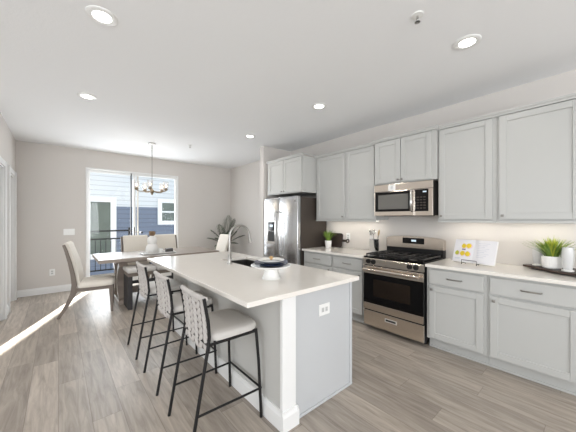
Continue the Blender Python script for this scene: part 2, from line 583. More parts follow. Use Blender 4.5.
MB().box(1.325, 1.352, YB + 0.03, YB + 0.054, 0.04, DZ - fw - 0.002).build('weather_strip', 'fabric', d1)

# outside: balcony, ground and the neighbouring house
struct(MB().box(-30, 40, YB + T + 0.02, 60, -3.2, -3.1).build('ground', 'ground'))
struct(MB().box(-1.2, 2.4, YB + T, 8.35, -0.16, -0.04).build('balcony_floor', 'deck'))
ra = thing('balcony_railing', 'black metal balcony railing beyond the sliding patio door', 'railing', (0.4, 8.25, -0.04))
b = MB()
b.box(-1.2, 1.46, 8.23, 8.27, 1.05, 1.09, 0.004); b.box(1.42, 1.46, YB + T, 8.23, 1.05, 1.09, 0.004)
b.build('top_rail', 'black', ra)
b = MB()
b.box(-1.2, 1.46, 8.235, 8.265, 0.85, 0.885); b.box(1.425, 1.455, YB + T, 8.235, 0.85, 0.885)
b.build('middle_rail', 'black', ra)
b = MB()
b.box(-1.2, 1.46, 8.235, 8.265, 0.06, 0.09); b.box(1.425, 1.455, YB + T, 8.235, 0.06, 0.09)
b.build('bottom_rail', 'black', ra)
for x in (-1.18, 0.14, 1.42):
    MB().box(x, x + 0.05, 8.225, 8.275, -0.04, 1.15, 0.004).build('post', 'black', ra)
for k in range(23):
    x = -1.06 + k * 0.11
    MB().box(x - 0.007, x + 0.007, 8.243, 8.257, 0.09, 0.85).build('baluster', 'black', ra)
for k in range(12):
    y = YB + T + 0.09 + k * 0.115
    MB().box(1.433, 1.447, y - 0.007, y + 0.007, 0.09, 0.85).build('baluster', 'black', ra)

HY = 11.0
hs = thing('neighbour_house', 'neighbouring house with white upper and slate blue lower lap siding, seen through the patio door', 'house', (2.0, HY, -3.1))
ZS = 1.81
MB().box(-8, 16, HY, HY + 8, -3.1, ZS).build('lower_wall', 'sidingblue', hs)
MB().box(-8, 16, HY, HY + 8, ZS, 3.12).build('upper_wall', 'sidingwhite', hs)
MB().box(4.575, 16, HY + 0.001, HY + 6, 3.12, 14).build('added_sun_block', 'sidingwhite', hs)  # unseen tall block added to cut the sun to a narrow floor streak
MB().box(-8.1, 4.58, HY - 0.06, HY + 8.1, 3.12, 3.2).build('roof', 'roof', hs)
def nwin(x0, x1, z0, z1, mid, tw=0.13):
    b = MB()
    b.box(x0 - tw, x0, HY - 0.04, HY, z0 - tw, z1 + tw).box(x1, x1 + tw, HY - 0.04, HY, z0 - tw, z1 + tw)
    b.box(x0, x1, HY - 0.04, HY, z1, z1 + tw).box(x0, x1, HY - 0.04, HY, z0 - tw, z0)
    if mid:
        b.box(x0, x1, HY - 0.03, HY, (z0 + z1) / 2 - 0.03, (z0 + z1) / 2 + 0.03)
    f = b.build('window_frame', 'trim', hs)
    MB().box(x0, x1, HY - 0.012, HY - 0.002, z0, z1).build('window_glass', 'winglass', f)
nwin(0.80, 1.36, 0.2, 1.95, False, 0.17)
nwin(3.02, 3.75, 1.30, 1.99, True, 0.15)
nwin(-2.6, -1.7, 0.9, 2.1, True, 0.15)
b = MB(); b.box(2.35, 3.1, HY - 0.04, HY, 2.93, 3.06)
b.build('window_ledge', 'trim', hs)

# ================================================================== ceiling fixtures
def lensed(x, y, label, first=None):
    if first is None:
        t = thing('recessed_light', label, 'ceiling light', (x, y, ZC), 'recessed ceiling lights')
        MB().lathe([(0.052, -0.004), (0.060, -0.010), (0.085, -0.009), (0.092, -0.004), (0.093, 0.0)], (x, y, ZC), 32).build('trim_ring', 'whiteplastic', t, 40)
        MB().lathe([(0, -0.0065), (0.0585, -0.0065), (0.0585, -0.001)], (x, y, ZC), 32).build('lens', 'lens', t)
        return t
    return dup(first, (x, y, ZC), 0, label)
r0 = lensed(0.224, 2.199, 'lit recessed light in the ceiling, the largest, near the top left corner')
lensed(0.243, 3.745, 'lit recessed light in the ceiling nearest the left wall, toward the dining area', r0)
lensed(2.419, 3.80, 'lit recessed light in the ceiling in front of the cabinet over the refrigerator', r0)
lensed(2.413, 2.24, 'lit recessed light in the ceiling in front of the tall cabinets left of the microwave', r0)
lensed(2.412, 0.68, 'lit recessed light in the ceiling in front of the rightmost upper cabinets', r0)
for i, (x, y) in enumerate(((0.224, 2.199), (0.243, 3.745), (2.419, 3.80), (2.413, 2.24), (2.412, 0.68))):
    lamp('recessed_lamp', 'AREA', (x, y, ZC - 0.012), 2.6, (1.0, 0.95, 0.88), (0, 0, -1), 0.11, spread=R(150), shape='DISK')

def sprinkler(x, y, label):
    t = thing('sprinkler_head', label, 'sprinkler', (x, y, ZC))
    MB().lathe([(0.04, 0), (0.038, -0.006), (0.018, -0.009), (0, -0.009)], (x, y, ZC), 24).build('escutcheon', 'whiteplastic', t, 40)
    b = MB()
    b.cyl((x, y, ZC - 0.009), (x, y, ZC - 0.022), 0.008)
    b.tube([(x - 0.009, y, ZC - 0.02), (x - 0.014, y, ZC - 0.034), (x, y, ZC - 0.046), (x + 0.014, y, ZC - 0.034), (x + 0.009, y, ZC - 0.02)], 0.003, 6)
    b.build('frame', 'chrome', t, 40)
    MB().lathe([(0, -0.047), (0.018, -0.046), (0.018, -0.049), (0, -0.05)], (x, y, ZC), 12).build('deflector', 'chrome', t)
sprinkler(1.838, 0.807, 'fire sprinkler head on the ceiling left of the rightmost recessed light')
sprinkler(1.865, 4.99, 'small fire sprinkler head on the ceiling right of the chandelier')

# chandelier
cx, cy = 1.298, 5.34
ch = thing('chandelier', 'five-light brass chandelier with clear glass shades hanging over the dining table', 'chandelier', (cx, cy, ZC))
MB().lathe([(0, 0), (0.065, 0), (0.065, -0.014), (0.03, -0.024), (0.012, -0.03), (0, -0.03)], (cx, cy, ZC), 24).build('canopy', 'nickel', ch, 40)
b = MB()
for k in range(4):
    z = ZC - 0.045 - k * 0.034
    pts = [(cx + (0.011 * math.cos(a) if k % 2 else 0), cy + (0 if k % 2 else 0.011 * math.cos(a)), z + 0.022 * math.sin(a)) for a in [2 * PI * i / 12 for i in range(12)]]
    b.tube(pts, 0.0035, 6, True)
b.build('chain', 'nickel', ch, 60)
MB().cyl((cx, cy, 1.86), (cx, cy, ZC - 0.165), 0.0055, seg=10).build('stem', 'nickel', ch, 40)
MB().lathe([(0, 1.815), (0.012, 1.822), (0.02, 1.845), (0.034, 1.87), (0.034, 1.9), (0.014, 1.92), (0.006, 1.94)], (cx, cy, 0), 20).build('hub', 'brass', ch, 40)
base = math.atan2(-cy, -cx)
for k in range(5):
    a = base + R(-7 - 72 * k) 
    dx, dy = math.cos(a), math.sin(a)
    ar = MB().tube([(cx + dx * r, cy + dy * r, z) for r, z in ((0.03, 1.885), (0.10, 1.876), (0.19, 1.876), (0.24, 1.887), (0.25, 1.905))], 0.0075, 8).build('arm', 'brass', ch, 60)
    px, py = cx + dx * 0.25, cy + dy * 0.25
    MB().lathe([(0, 1.893), (0.02, 1.895), (0.032, 1.912), (0.032, 1.925), (0.016, 1.93), (0.016, 1.955), (0, 1.955)], (px, py, 0), 16).build('socket', 'brass', ar, 40)
    MB().ball((px, py, 1.985), 0.014, 0.014, 0.03, 12).build('bulb', 'bulb', ar, 60)
    MB().lathe([(0.033, 1.926), (0.045, 1.935), (0.048, 2.06), (0.0455, 2.06), (0.043, 1.937), (0.031, 1.929)], (px, py, 0), 20).build('glass_shade', 'shade', ar, 40)
lamp('chandelier_lamp', 'POINT', (cx, cy, 2.02), 2, (1, 0.85, 0.65), shadow_soft_size=0.2)

# ================================================================== kitchen cabinets along the right wall
XD = 2.992           # door faces of the base cabinets
XU = 3.262           # door faces of the upper cabinets
ZUB = 1.367          # underside of the upper cabinets
ZK = 0.905           # counter height
def shaker(b, xf, y0, y1, z0, z1, th=0.02, st=0.058):
    """door with a recessed panel facing -x"""
    b.box(xf, xf + th, y0, y0 + st, z0, z1, 0.0025, 1).box(xf, xf + th, y1 - st, y1, z0, z1, 0.0025, 1)
    b.box(xf, xf + th, y0 + st, y1 - st, z0, z0 + st, 0.0025, 1).box(xf, xf + th, y0 + st, y1 - st, z1 - st, z1, 0.0025, 1)
    b.box(xf + 0.010, xf + th, y0 + st - 0.003, y1 - st + 0.003, z0 + st - 0.003, z1 - st + 0.003)
    s2 = st + 0.008
    return b

def knob(xf, y, z, parent):
    b = MB()
    b.cyl((xf, y, z), (xf - 0.016, y, z), 0.006, seg=10)
    b.box(xf - 0.026, xf - 0.015, y - 0.012, y + 0.012, z - 0.012, z + 0.012, 0.003)
    b.build('knob', 'nickel', parent, 40)

def pull(xf, y, z, parent, w=0.13):
    b = MB()
    pts = [(xf, y - w / 2, z), (xf - 0.022, y - w / 2 + 0.006, z)] + [(xf - 0.022 - 0.008 * math.sin(PI * i / 6), y - w / 2 + 0.012 + (w - 0.024) * i / 6, z) for i in range(7)] + [(xf - 0.022, y + w / 2 - 0.006, z), (xf, y + w / 2, z)]
    b.tube(pts, 0.006, 8)
    b.build('handle', 'nickel', parent, 60)

def base_cab(y0, y1, label, dy0, dy1, knob_side, kbase=True):
    """y0<y1; dy0..dy1 the door's span"""
    t = thing('base_cabinet', label, 'cabinet', ((XD + XW) / 2, (y0 + y1) / 2, 0), 'base cabinets along the wall')
    MB().box(XD + 0.02, XW - 0.001, y0, y1, 0.115, ZK - 0.031).build('body', 'cabinet', t, bevel=0.002)
    b = MB()
    b.box(3.085, XW - 0.001, y0, y1, 0, 0.115)
    b.box(3.073, 3.085, y0, y1, 0, 0.022, 0.004)
    b.build('toe_kick', 'cabinet', t)
    d = MB().box(XD, XD + 0.02, dy0, dy1, 0.702, 0.852, 0.003, 1).build('drawer', 'cabinet', t)
    pull(XD, (dy0 + dy1) / 2, 0.777, d)
    d = shaker(MB(), XD, dy0, dy1, 0.132, 0.682).build('door', 'cabinet', t)
    knob(XD, dy1 - 0.03 if knob_side > 0 else dy0 + 0.03, 0.645, d)
    return t
base_cab(0.688, 1.222, 'pale grey base cabinet just right of the range, below the open cookbook', 0.713, 1.192, 1)
base_cab(0.075, 0.687, 'pale grey base cabinet below the tray with the potted grass, farther right of the range', 0.1, 0.663, 1)
base_cab(2.523, 3.125, 'pale grey base cabinet next to the refrigerator, below the small potted plant', 2.545, 3.1, -1)
base_cab(1.992, 2.522, 'pale grey base cabinet just left of the range, below the utensil crock', 2.02, 2.5, -1)

def worktop(y0, y1, label):
    o = MB().box(2.967, XW - 0.001, y0, y1, ZK - 0.03, ZK, 0.004).build('countertop', 'quartz')
    return tag(o, label, 'countertop')
worktop(0.062, 1.224, 'white quartz countertop right of the range, under the cookbook and tray')
worktop(1.990, 3.128, 'white quartz countertop between the range and the refrigerator')

def crown(b, xf, y0, y1, z, ends=(0, 0)):
    prof = [(xf + 0.02, z - 0.004), (xf - 0.004, z - 0.004), (xf - 0.007, z + 0.008), (xf - 0.020, z + 0.022), (xf - 0.022, z + 0.034), (xf + 0.02, z + 0.034)]
    b.prism(prof, 'y', y0 - 0.02 * ends[0], y1 + 0.02 * ends[1])

def upper_cab(name, y0, y1, z0, z1, xf, doors, label, knobs, rail=True, ends=(0, 0)):
    t = thing(name, label, 'cabinet', ((xf + XW) / 2, (y0 + y1) / 2, z0), 'wall cabinets')
    MB().box(xf + 0.02, XW - 0.001, y0, y1, z0, z1).build('body', 'cabinet', t, bevel=0.002)
    b = MB(); crown(b, xf, y0, y1, z1, ends)
    if ends[0]:
        b.box(xf - 0.02, XW - 0.001, y0 - 0.018, y0, z1 + 0.020, z1 + 0.034)
    b.build('crown_moulding', 'cabinet', t)
    if rail:
        MB().box(xf + 0.004, xf + 0.024, y0, y1, z0 - 0.022, z0, 0.003).build('light_rail', 'cabinet', t)
    for (a, c), (ky, kz) in zip(doors, knobs):
        d = shaker(MB(), xf, a, c, z0 + 0.014, z1 - 0.010).build('door', 'cabinet', t)
        if ky is not None:
            knob(xf, ky, kz, d)
    return t
ZT = 2.392
upper_cab('wall_cabinet', 2.490, 3.105, ZUB, ZT, XU, [(2.512, 3.075)], 'tall grey wall cabinet beside the refrigerator, above the small potted plant', [(2.54, ZUB + 0.05)])
upper_cab('wall_cabinet', 1.996, 2.489, ZUB, ZT, XU, [(2.015, 2.475)], 'tall grey wall cabinet directly left of the microwave', [(None, 0)])
upper_cab('wall_cabinet', 0.672, 1.208, ZUB, ZT, XU, [(0.705, 1.192)], 'tall grey wall cabinet directly right of the microwave', [(1.165, ZUB + 0.05)])
upper_cab('wall_cabinet', 0.075, 0.671, ZUB, ZT, XU, [(0.1, 0.65)], 'tall grey wall cabinet above the tray with the potted grass, second right of the microwave', [(0.622, ZUB + 0.05)])
upper_cab('wall_cabinet', 1.209, 1.995, 1.835, ZT + 0.008, XU - 0.035, [(1.262, 1.622), (1.630, 1.975)], 'short two-door grey wall cabinet above the microwave', [(1.6, 1.875), (1.652, 1.875)], False, (1, 1))
upper_cab('wall_cabinet', 3.106, 4.06, 1.815, ZT + 0.01, 2.95, [(3.125, 3.575), (3.583, 4.01)], 'short deep two-door grey cabinet above the refrigerator', [(3.55, 1.855), (3.61, 1.855)], False, (1, 0))

def ucl(y0, y1, label, e):
    t = thing('under_cabinet_light', label, 'light', (3.45, (y0 + y1) / 2, ZUB), 'under cabinet lights')
    MB().box(3.42, 3.47, y0, y1, ZUB - 0.014, ZUB - 0.0005, 0.003).build('housing', 'whiteplastic', t)
    MB().box(3.426, 3.464, y0 + 0.01, y1 - 0.01, ZUB - 0.0165, ZUB - 0.014).build('diffuser', 'striplens', t)
    lamp('under_cabinet_lamp', 'AREA', (3.445, (y0 + y1) / 2, ZUB - 0.02), e, (1, 0.93, 0.82), (0.25, 0, -1), y1 - y0 - 0.04, 0.03)
ucl(2.05, 3.05, 'lit strip light under the cabinets left of the microwave', 0.8)
ucl(0.70, 1.18, 'lit strip light under the cabinet right of the microwave', 0.42)
ucl(0.12, 0.64, 'lit strip light under the rightmost wall cabinet', 0.42)

# ------------------------------------------------------------------ refrigerator
fr = thing('refrigerator', 'stainless steel side-by-side refrigerator with dark sides at the end of the kitchen run', 'refrigerator', (3.2, 3.59, 0))
FY0, FY1, FX, FZ = 3.14, 4.045, 2.885, 1.752
MB().box(FX + 0.085, XW - 0.03, FY0 + 0.005, FY1 - 0.005, 0.02, FZ - 0.012, 0.004).build('body', 'fridgeside', fr)
MB().box(FX + 0.07, FX + 0.085, FY0 + 0.012, FY1 - 0.012, 0.09, FZ - 0.02).build('door_gasket', 'gasket', fr)
MB().box(FX + 0.03, FX + 0.085, FY0 + 0.01, FY1 - 0.01, 0.015, 0.085).build('base_grille', 'gasket', fr)
FS = 3.605
rd = MB().box(FX, FX + 0.07, FY0, FS - 0.003, 0.095, FZ, 0.010, 3).build('door', 'steel', fr, 40)
ld = MB().box(FX, FX + 0.07, FS + 0.003, FY1, 0.095, FZ, 0.010, 3).build('door', 'steel', fr, 40)
rd['label'] = 'wide right door'; ld['label'] = 'narrow left door with dispenser'
def fhandle(y, parent):
    b = MB()
    b.tube([(FX - 0.002, y, 1.50), (FX - 0.03, y, 1.505), (FX - 0.052, y, 1.47), (FX - 0.058, y, 1.15), (FX - 0.052, y, 0.78), (FX - 0.03, y, 0.745), (FX - 0.002, y, 0.75)], 0.0125, 12)
    b.build('handle', 'chrome', parent, 60)
fhandle(FS - 0.045, rd); fhandle(FS + 0.045, ld)
b = MB()
b.box(FX - 0.004, FX + 0.001, 3.715, 3.945, 0.93, 1.345, 0.002)
dp = b.build('dispenser', 'chrome', ld)
MB().box(FX - 0.007, FX - 0.003, 3.735, 3.925, 1.17, 1.33).build('control_panel', 'blackglass', ld)
MB().box(FX - 0.006, FX - 0.003, 3.735, 3.925, 0.985, 1.165).build('recess', 'gasket', ld)
MB().box(FX - 0.0075, FX - 0.0065, 3.78, 3.87, 1.24, 1.28).build('display', 'display', ld)
MB().cyl((FX + 0.001, 3.2, 1.675), (FX - 0.003, 3.2, 1.675), 0.018, seg=20).build('badge', 'nickel', rd)
MB().box(FX + 0.02, FX + 0.12, FY0 + 0.02, FY0 + 0.1, FZ - 0.012, FZ + 0.012, 0.003).build('hinge_cover', 'gasket', fr)
MB().box(FX + 0.02, FX + 0.12, FY1 - 0.1, FY1 - 0.02, FZ - 0.012, FZ + 0.012, 0.003).build('hinge_cover', 'gasket', fr)

# ------------------------------------------------------------------ microwave
mw = thing('microwave', 'stainless over-the-range microwave under the short two-door cabinet', 'microwave', (3.4, 1.612, 1.42))
MX, MY0, MY1, MZ0, MZ1 = 3.205, 1.238, 1.978, 1.422, 1.826
MB().box(MX + 0.03, XW - 0.01, MY0 + 0.004, MY1 - 0.004, MZ0 + 0.006, MZ1).build('body', 'gasket', mw, bevel=0.002)
b = MB()
b.box(MX + 0.004, MX + 0.03, MY0, MY1, MZ1 - 0.088, MZ1, 0.004)
b.build('vent_panel', 'steelh', mw)
dr = MB().box(MX, MX + 0.03, 1.445, MY1, MZ0, MZ1 - 0.09, 0.006).build('door', 'steelh', mw)
MB().box(MX - 0.004, MX + 0.001, 1.49, MY1 - 0.02, MZ0 + 0.055, MZ1 - 0.095, 0.004).build('door_glass', 'blackglass', dr)
MB().box(MX - 0.006, MX - 0.0035, 1.515, MY1 - 0.065, MZ0 + 0.085, MZ1 - 0.135, 0.002).build('window', 'mwglass', dr)
b = MB()
b.tube([(MX, 1.468, MZ0 + 0.055), (MX - 0.03, 1.468, MZ0 + 0.065), (MX - 0.036, 1.468, MZ0 + 0.17), (MX - 0.03, 1.468, MZ1 - 0.105), (MX, 1.468, MZ1 - 0.097)], 0.0135, 10)
b.build('handle', 'chrome', dr, 60)
cp = MB().box(MX + 0.002, MX + 0.03, MY0, 1.442, MZ0, MZ1 - 0.09, 0.004).build('control_frame', 'steelh', mw)
MB().box(MX - 0.002, MX + 0.003, 1.285, 1.437, MZ0 + 0.052, MZ1 - 0.095, 0.003).build('control_panel', 'blackglass', cp)
MB().box(MX - 0.0035, MX - 0.0018, 1.305, 1.345, MZ1 - 0.133, MZ1 - 0.118).build('display', 'display', cp)
b = MB()
for r_ in range(5):
    for c_ in range(3):
        y = 1.315 + c_ * 0.038; z = MZ0 + 0.083 + r_ * 0.032
        b.box(MX - 0.003, MX - 0.0018, y, y + 0.024, z, z + 0.012)
b.build('buttons', 'fridgeside', cp)
MB().box(MX + 0.001, MX + 0.005, 1.68, 1.775, MZ1 - 0.082, MZ1 - 0.012).build('sticker', 'whiteplastic', mw)
MB().cyl((MX + 0.002, 1.727, MZ1 - 0.045), (MX - 0.0005, 1.727, MZ1 - 0.045), 0.019, seg=20).build('badge', 'greyplastic', mw)
MB().box(MX + 0.05, XW - 0.03, 1.36, 1.86, MZ0 - 0.004, MZ0 + 0.007).build('vent_grille', 'blackglass', mw)

# ------------------------------------------------------------------ gas range
rg = thing('gas_range', 'stainless gas range with black oven glass between the base cabinets', 'range', (3.27, 1.61, 0))
RY0, RY1, RX = 1.236, 1.978, 2.962
MB().box(RX + 0.03, XW - 0.04, RY0, RY1, 0.05, 0.898).build('body', 'black', rg, bevel=0.002)
for y in (RY0 + 0.04, RY1 - 0.04):
    for x in (3.1, 3.5):
        MB().cyl((x, y, 0), (x, y, 0.052), 0.02).build('foot', 'black', rg)
dw = MB().box(RX + 0.004, RX + 0.03, RY0, RY1, 0.052, 0.240, 0.005).build('drawer', 'steelh', rg)
b = MB()
b.box(RX - 0.001, RX + 0.006, 1.535, 1.685, 0.155, 0.198, 0.003)
f = b.build('pull_frame', 'brightsteel', dw)
MB().box(RX - 0.0025, RX + 0.0, 1.548, 1.672, 0.168, 0.189).build('pull_recess', 'gasket', dw)
od = MB().box(RX, RX + 0.03, RY0, RY1, 0.254, 0.800, 0.005).build('oven_door', 'blackglass', rg)
MB().box(RX - 0.004, RX + 0.001, RY0, RY1, 0.254, 0.335, 0.003).build('lower_band', 'steelh', od)
MB().box(RX - 0.004, RX + 0.001, RY0, RY1, 0.705, 0.800, 0.003).build('upper_band', 'steelh', od)
MB().box(RX - 0.0025, RX + 0.0005, RY0 + 0.14, RY1 - 0.14, 0.43, 0.64, 0.001).build('oven_window', 'ovenglass', od)
b = MB()
hz = 0.758
b.cyl((RX - 0.055, RY0 + 0.03, hz), (RX - 0.055, RY1 - 0.03, hz), 0.019, seg=14)
for y in (RY0 + 0.055, RY1 - 0.055):
    b.box(RX - 0.055, RX + 0.002, y - 0.012, y + 0.012, hz - 0.012, hz + 0.012, 0.003)
b.build('handle', 'steelh', od, 40)
# control panel (slanted) with knobs
cpn = MB().prism([(RX - 0.006, 0.812), (RX + 0.03, 0.812), (RX + 0.05, 0.898), (RX + 0.008, 0.898), (RX - 0.004, 0.886)], 'y', RY0, RY1).build('control_panel', 'steelh', rg)
for y in (1.905, 1.835, 1.385, 1.315):
    k = MB()
    k.cyl((RX - 0.002, y, 0.853), (RX - 0.012, y, 0.854), 0.030, seg=20)
    k.cyl((RX - 0.010, y, 0.854), (RX - 0.032, y, 0.856), 0.024, 0.020, seg=20)
    k.box(RX - 0.038, RX - 0.03, y - 0.004, y + 0.004, 0.839, 0.873, 0.002)
    k.build('knob', 'black', cpn, 40)
MB().box(RX + 0.002, XW - 0.12, RY0 + 0.001, RY1 - 0.001, 0.898, 0.915, 0.004).build('cooktop', 'blackglass', rg)
for (x, y) in ((3.13, 1.42), (3.13, 1.80), (3.36, 1.42), (3.36, 1.80), (3.25, 1.61)):
    bn = MB().lathe([(0, 0.913), (0.052, 0.913), (0.048, 0.925), (0.03, 0.927), (0, 0.927)], (x, y, 0), 20).build('burner', 'nickel', rg, 40)
    MB().lathe([(0, 0.926), (0.034, 0.926), (0.034, 0.933), (0.028, 0.936), (0, 0.936)], (x, y, 0), 20).build('burner_cap', 'iron', bn, 40)
def grate(y0, y1):
    b = MB()
    x0, x1 = 3.0, 3.475
    s = 0.007
    z0, z1 = 0.932, 0.947
    for y in (y0, y1):
        b.box(x0, x1, y - s, y + s, z0, z1, 0.003, 1)
    for x in (x0 + s, (x0 + x1) / 2, x1 - s):
        b.box(x - s, x + s, y0, y1, z0, z1, 0.003, 1)
    ym = (y0 + y1) / 2
    b.box(x0, x1, ym - s * .8, ym + s * .8, z0, z1 + 0.003, 0.003, 1)
    for x in ((x0 * 3 + x1) / 4, (x0 + 3 * x1) / 4):
        b.box(x - s * .8, x + s * .8, y0, y1, z0, z1 + 0.003, 0.003, 1)
    for x in (x0 + 0.01, x1 - 0.01):
        for y in (y0, y1):
            b.cyl((x, y, 0.914), (x, y, 0.934), 0.008, seg=8)
    b.build('grate', 'iron', rg, 40)
grate(1.255, 1.47); grate(1.50, 1.715); grate(1.745, 1.96)
# backguard
BX = XW - 0.115
b = MB()
ys = [RY0 + (RY1 - RY0) * i / 16 for i in range(17)]
out = [(RY0, 1.0)] + [(RY0, 1.0)][:0] + [(y, 1.128 + 0.03 * math.sin(PI * (y - RY0) / (RY1 - RY0)) ** 0.6 if 0 < i < 16 else 1.118) for i, y in enumerate(ys)] + [(RY1, 1.0)]
b.prism(out, 'x', BX + 0.02, XW - 0.012)
bgd = b.build('backguard', 'steelh', rg, bevel=0.004)
MB().box(BX + 0.03, XW - 0.012, RY0 + 0.002, RY1 - 0.002, 0.90, 1.0).build('back_vent', 'black', rg, bevel=0.002)
MB().box(BX + 0.015, BX + 0.022, 1.46, 1.74, 1.06, 1.135, 0.003).build('clock_panel', 'blackglass', bgd)
MB().box(BX + 0.0135, BX + 0.0155, 1.56, 1.62, 1.088, 1.112).build('clock_display', 'display', bgd)

# ================================================================== island
IX0, IX1, IY0, IY1 = 0.822, 1.913, 1.318, 3.602       # countertop outline
isl = thing('kitchen_island', 'pale grey kitchen island base with white corner post under the quartz top', 'island', (1.5, 2.46, 0))
b = MB()
zt = ZK - 0.033
b.box(1.13, 1.15, 1.372, 3.55, 0.0, zt).box(1.846, 1.868, 1.372, 3.55, 0.0, zt).box(1.15, 1.846, 1.372, 1.394, 0.0, zt).box(1.15, 1.846, 3.528, 3.55, 0.0, zt)
b.box(1.15, 1.846, 1.394, 3.528, 0.0, 0.1)
b.build('body', 'islandpaint', isl)
MB().box(1.112, 1.13, 1.372, 3.55, 0, ZK - 0.033).build('knee_wall', 'kneewall', isl)
MB().box(1.104, 1.222, 1.345, 1.372, 0, ZK - 0.033, 0.002, 1).build('corner_post', 'trim', isl)
b = MB()
b.box(1.845, 1.874, 1.362, 1.372, 0, ZK - 0.033, 0.002, 1)
b.build('edge_stile', 'islandpaint', isl)
b = MB()
b.prism([(1.112 - p, z) for p, z in base_profile(0.13, 0.016)], 'y', 1.345, 3.55)
b.prism([(1.345 - p, z) for p, z in base_profile(0.13, 0.016)], 'x', 1.096, 1.222)
b.prism([(1.222 + p, z) for p, z in base_profile(0.13, 0.016)], 'y', 1.329, 1.372)
b.build('baseboard_trim', 'trim', isl)
MB().box(1.238, 1.874, 1.36, 1.372, 0, 0.02, 0.004).build('shoe_moulding', 'islandpaint', isl)
# top with a sink cut-out
SX0, SX1, SY0, SY1 = 1.46, 1.80, 2.26, 2.92
b = MB()
xs, ysn = [IX0, SX0, SX1, IX1], [IY0, SY0, SY1, IY1]
vt = {}
for zi, z in enumerate((ZK - 0.032, ZK)):
    for i, x in enumerate(xs):
        for j, y in enumerate(ysn):
            vt[i, j, zi] = b.bm.verts.new((x, y, z))
for i in range(3):
    for j in range(3):
        if i == 1 and j == 1:
            continue
        for zi in (0, 1):
            b.bm.faces.new((vt[i, j, zi], vt[i + 1, j, zi], vt[i + 1, j + 1, zi], vt[i, j + 1, zi]))
for k in range(3):
    for a, c in (((k, 0), (k + 1, 0)), ((k, 3), (k + 1, 3)), ((0, k), (0, k + 1)), ((3, k), (3, k + 1))):
        b.bm.faces.new((vt[a[0], a[1], 0], vt[c[0], c[1], 0], vt[c[0], c[1], 1], vt[a[0], a[1], 1]))
for a, c in (((1, 1), (2, 1)), ((2, 1), (2, 2)), ((2, 2), (1, 2)), ((1, 2), (1, 1))):
    b.bm.faces.new((vt[a[0], a[1], 0], vt[c[0], c[1], 0], vt[c[0], c[1], 1], vt[a[0], a[1], 1]))
tag(b.build('island_countertop', 'quartz', None, bevel=0.004), 'large white quartz island countertop with a sink cut-out', 'countertop')
sk = thing('sink', 'stainless undermount sink set into the island countertop', 'sink', (1.63, 2.59, 0.70))
b = MB()
t_ = 0.004
b.box(SX0 - 0.01, SX1 + 0.01, SY0 - 0.01, SY1 + 0.01, 0.70, 0.706)
b.box(SX0 - 0.01, SX0 - 0.01 + t_, SY0 - 0.01, SY1 + 0.01, 0.70, ZK - 0.033).box(SX1 + 0.01 - t_, SX1 + 0.01, SY0 - 0.01, SY1 + 0.01, 0.70, ZK - 0.033)
b.box(SX0 - 0.01, SX1 + 0.01, SY0 - 0.01, SY0 - 0.01 + t_, 0.70, ZK - 0.033).box(SX0 - 0.01, SX1 + 0.01, SY1 + 0.01 - t_, SY1 + 0.01, 0.70, ZK - 0.033)
b.build('basin', 'sinksteel', sk)
MB().lathe([(0, 0.708), (0.04, 0.708), (0.045, 0.7065)], (1.63, 2.6, 0), 20).build('drain', 'chrome', sk)
fa = thing('faucet', 'brushed nickel gooseneck faucet standing at the island sink', 'faucet', (1.385, 2.575, ZK))
fx, fy = 1.385, 2.575
MB().lathe([(0, 0), (0.028, 0), (0.028, 0.008), (0.022, 0.014), (0.0195, 0.10), (0.0135, 0.11), (0, 0.11)], (fx, fy, ZK), 20).build('base', 'faucetnickel', fa, 40)
b = MB()
pts = [(fx, fy, ZK + 0.10), (fx, fy, 1.19)]
for i in range(1, 13):
    a = PI * i / 12 * 0.9
    pts.append((fx + 0.115 - 0.115 * math.cos(a), fy - 0.02 * i / 12, 1.20 + 0.115 * math.sin(a)))
lx = pts[-1]
pts.append((lx[0] + 0.006, lx[1], lx[2] - 0.05))
b.tube(pts, 0.0125, 12)
b.build('spout', 'faucetnickel', fa, 60)
MB().cyl((lx[0] + 0.006, lx[1], lx[2] - 0.045), (lx[0] + 0.018, lx[1], lx[2] - 0.115), 0.015, 0.017, 14).build('spray_head', 'faucetnickel', fa, 40)
b = MB()
b.cyl((fx - 0.002, fy - 0.018, ZK + 0.06), (fx - 0.008, fy - 0.045, ZK + 0.062), 0.012, seg=12)
b.cyl((fx - 0.008, fy - 0.04, ZK + 0.06), (fx - 0.02, fy - 0.06, ZK + 0.12), 0.006, seg=10)
b.build('lever', 'faucetnickel', fa, 40)

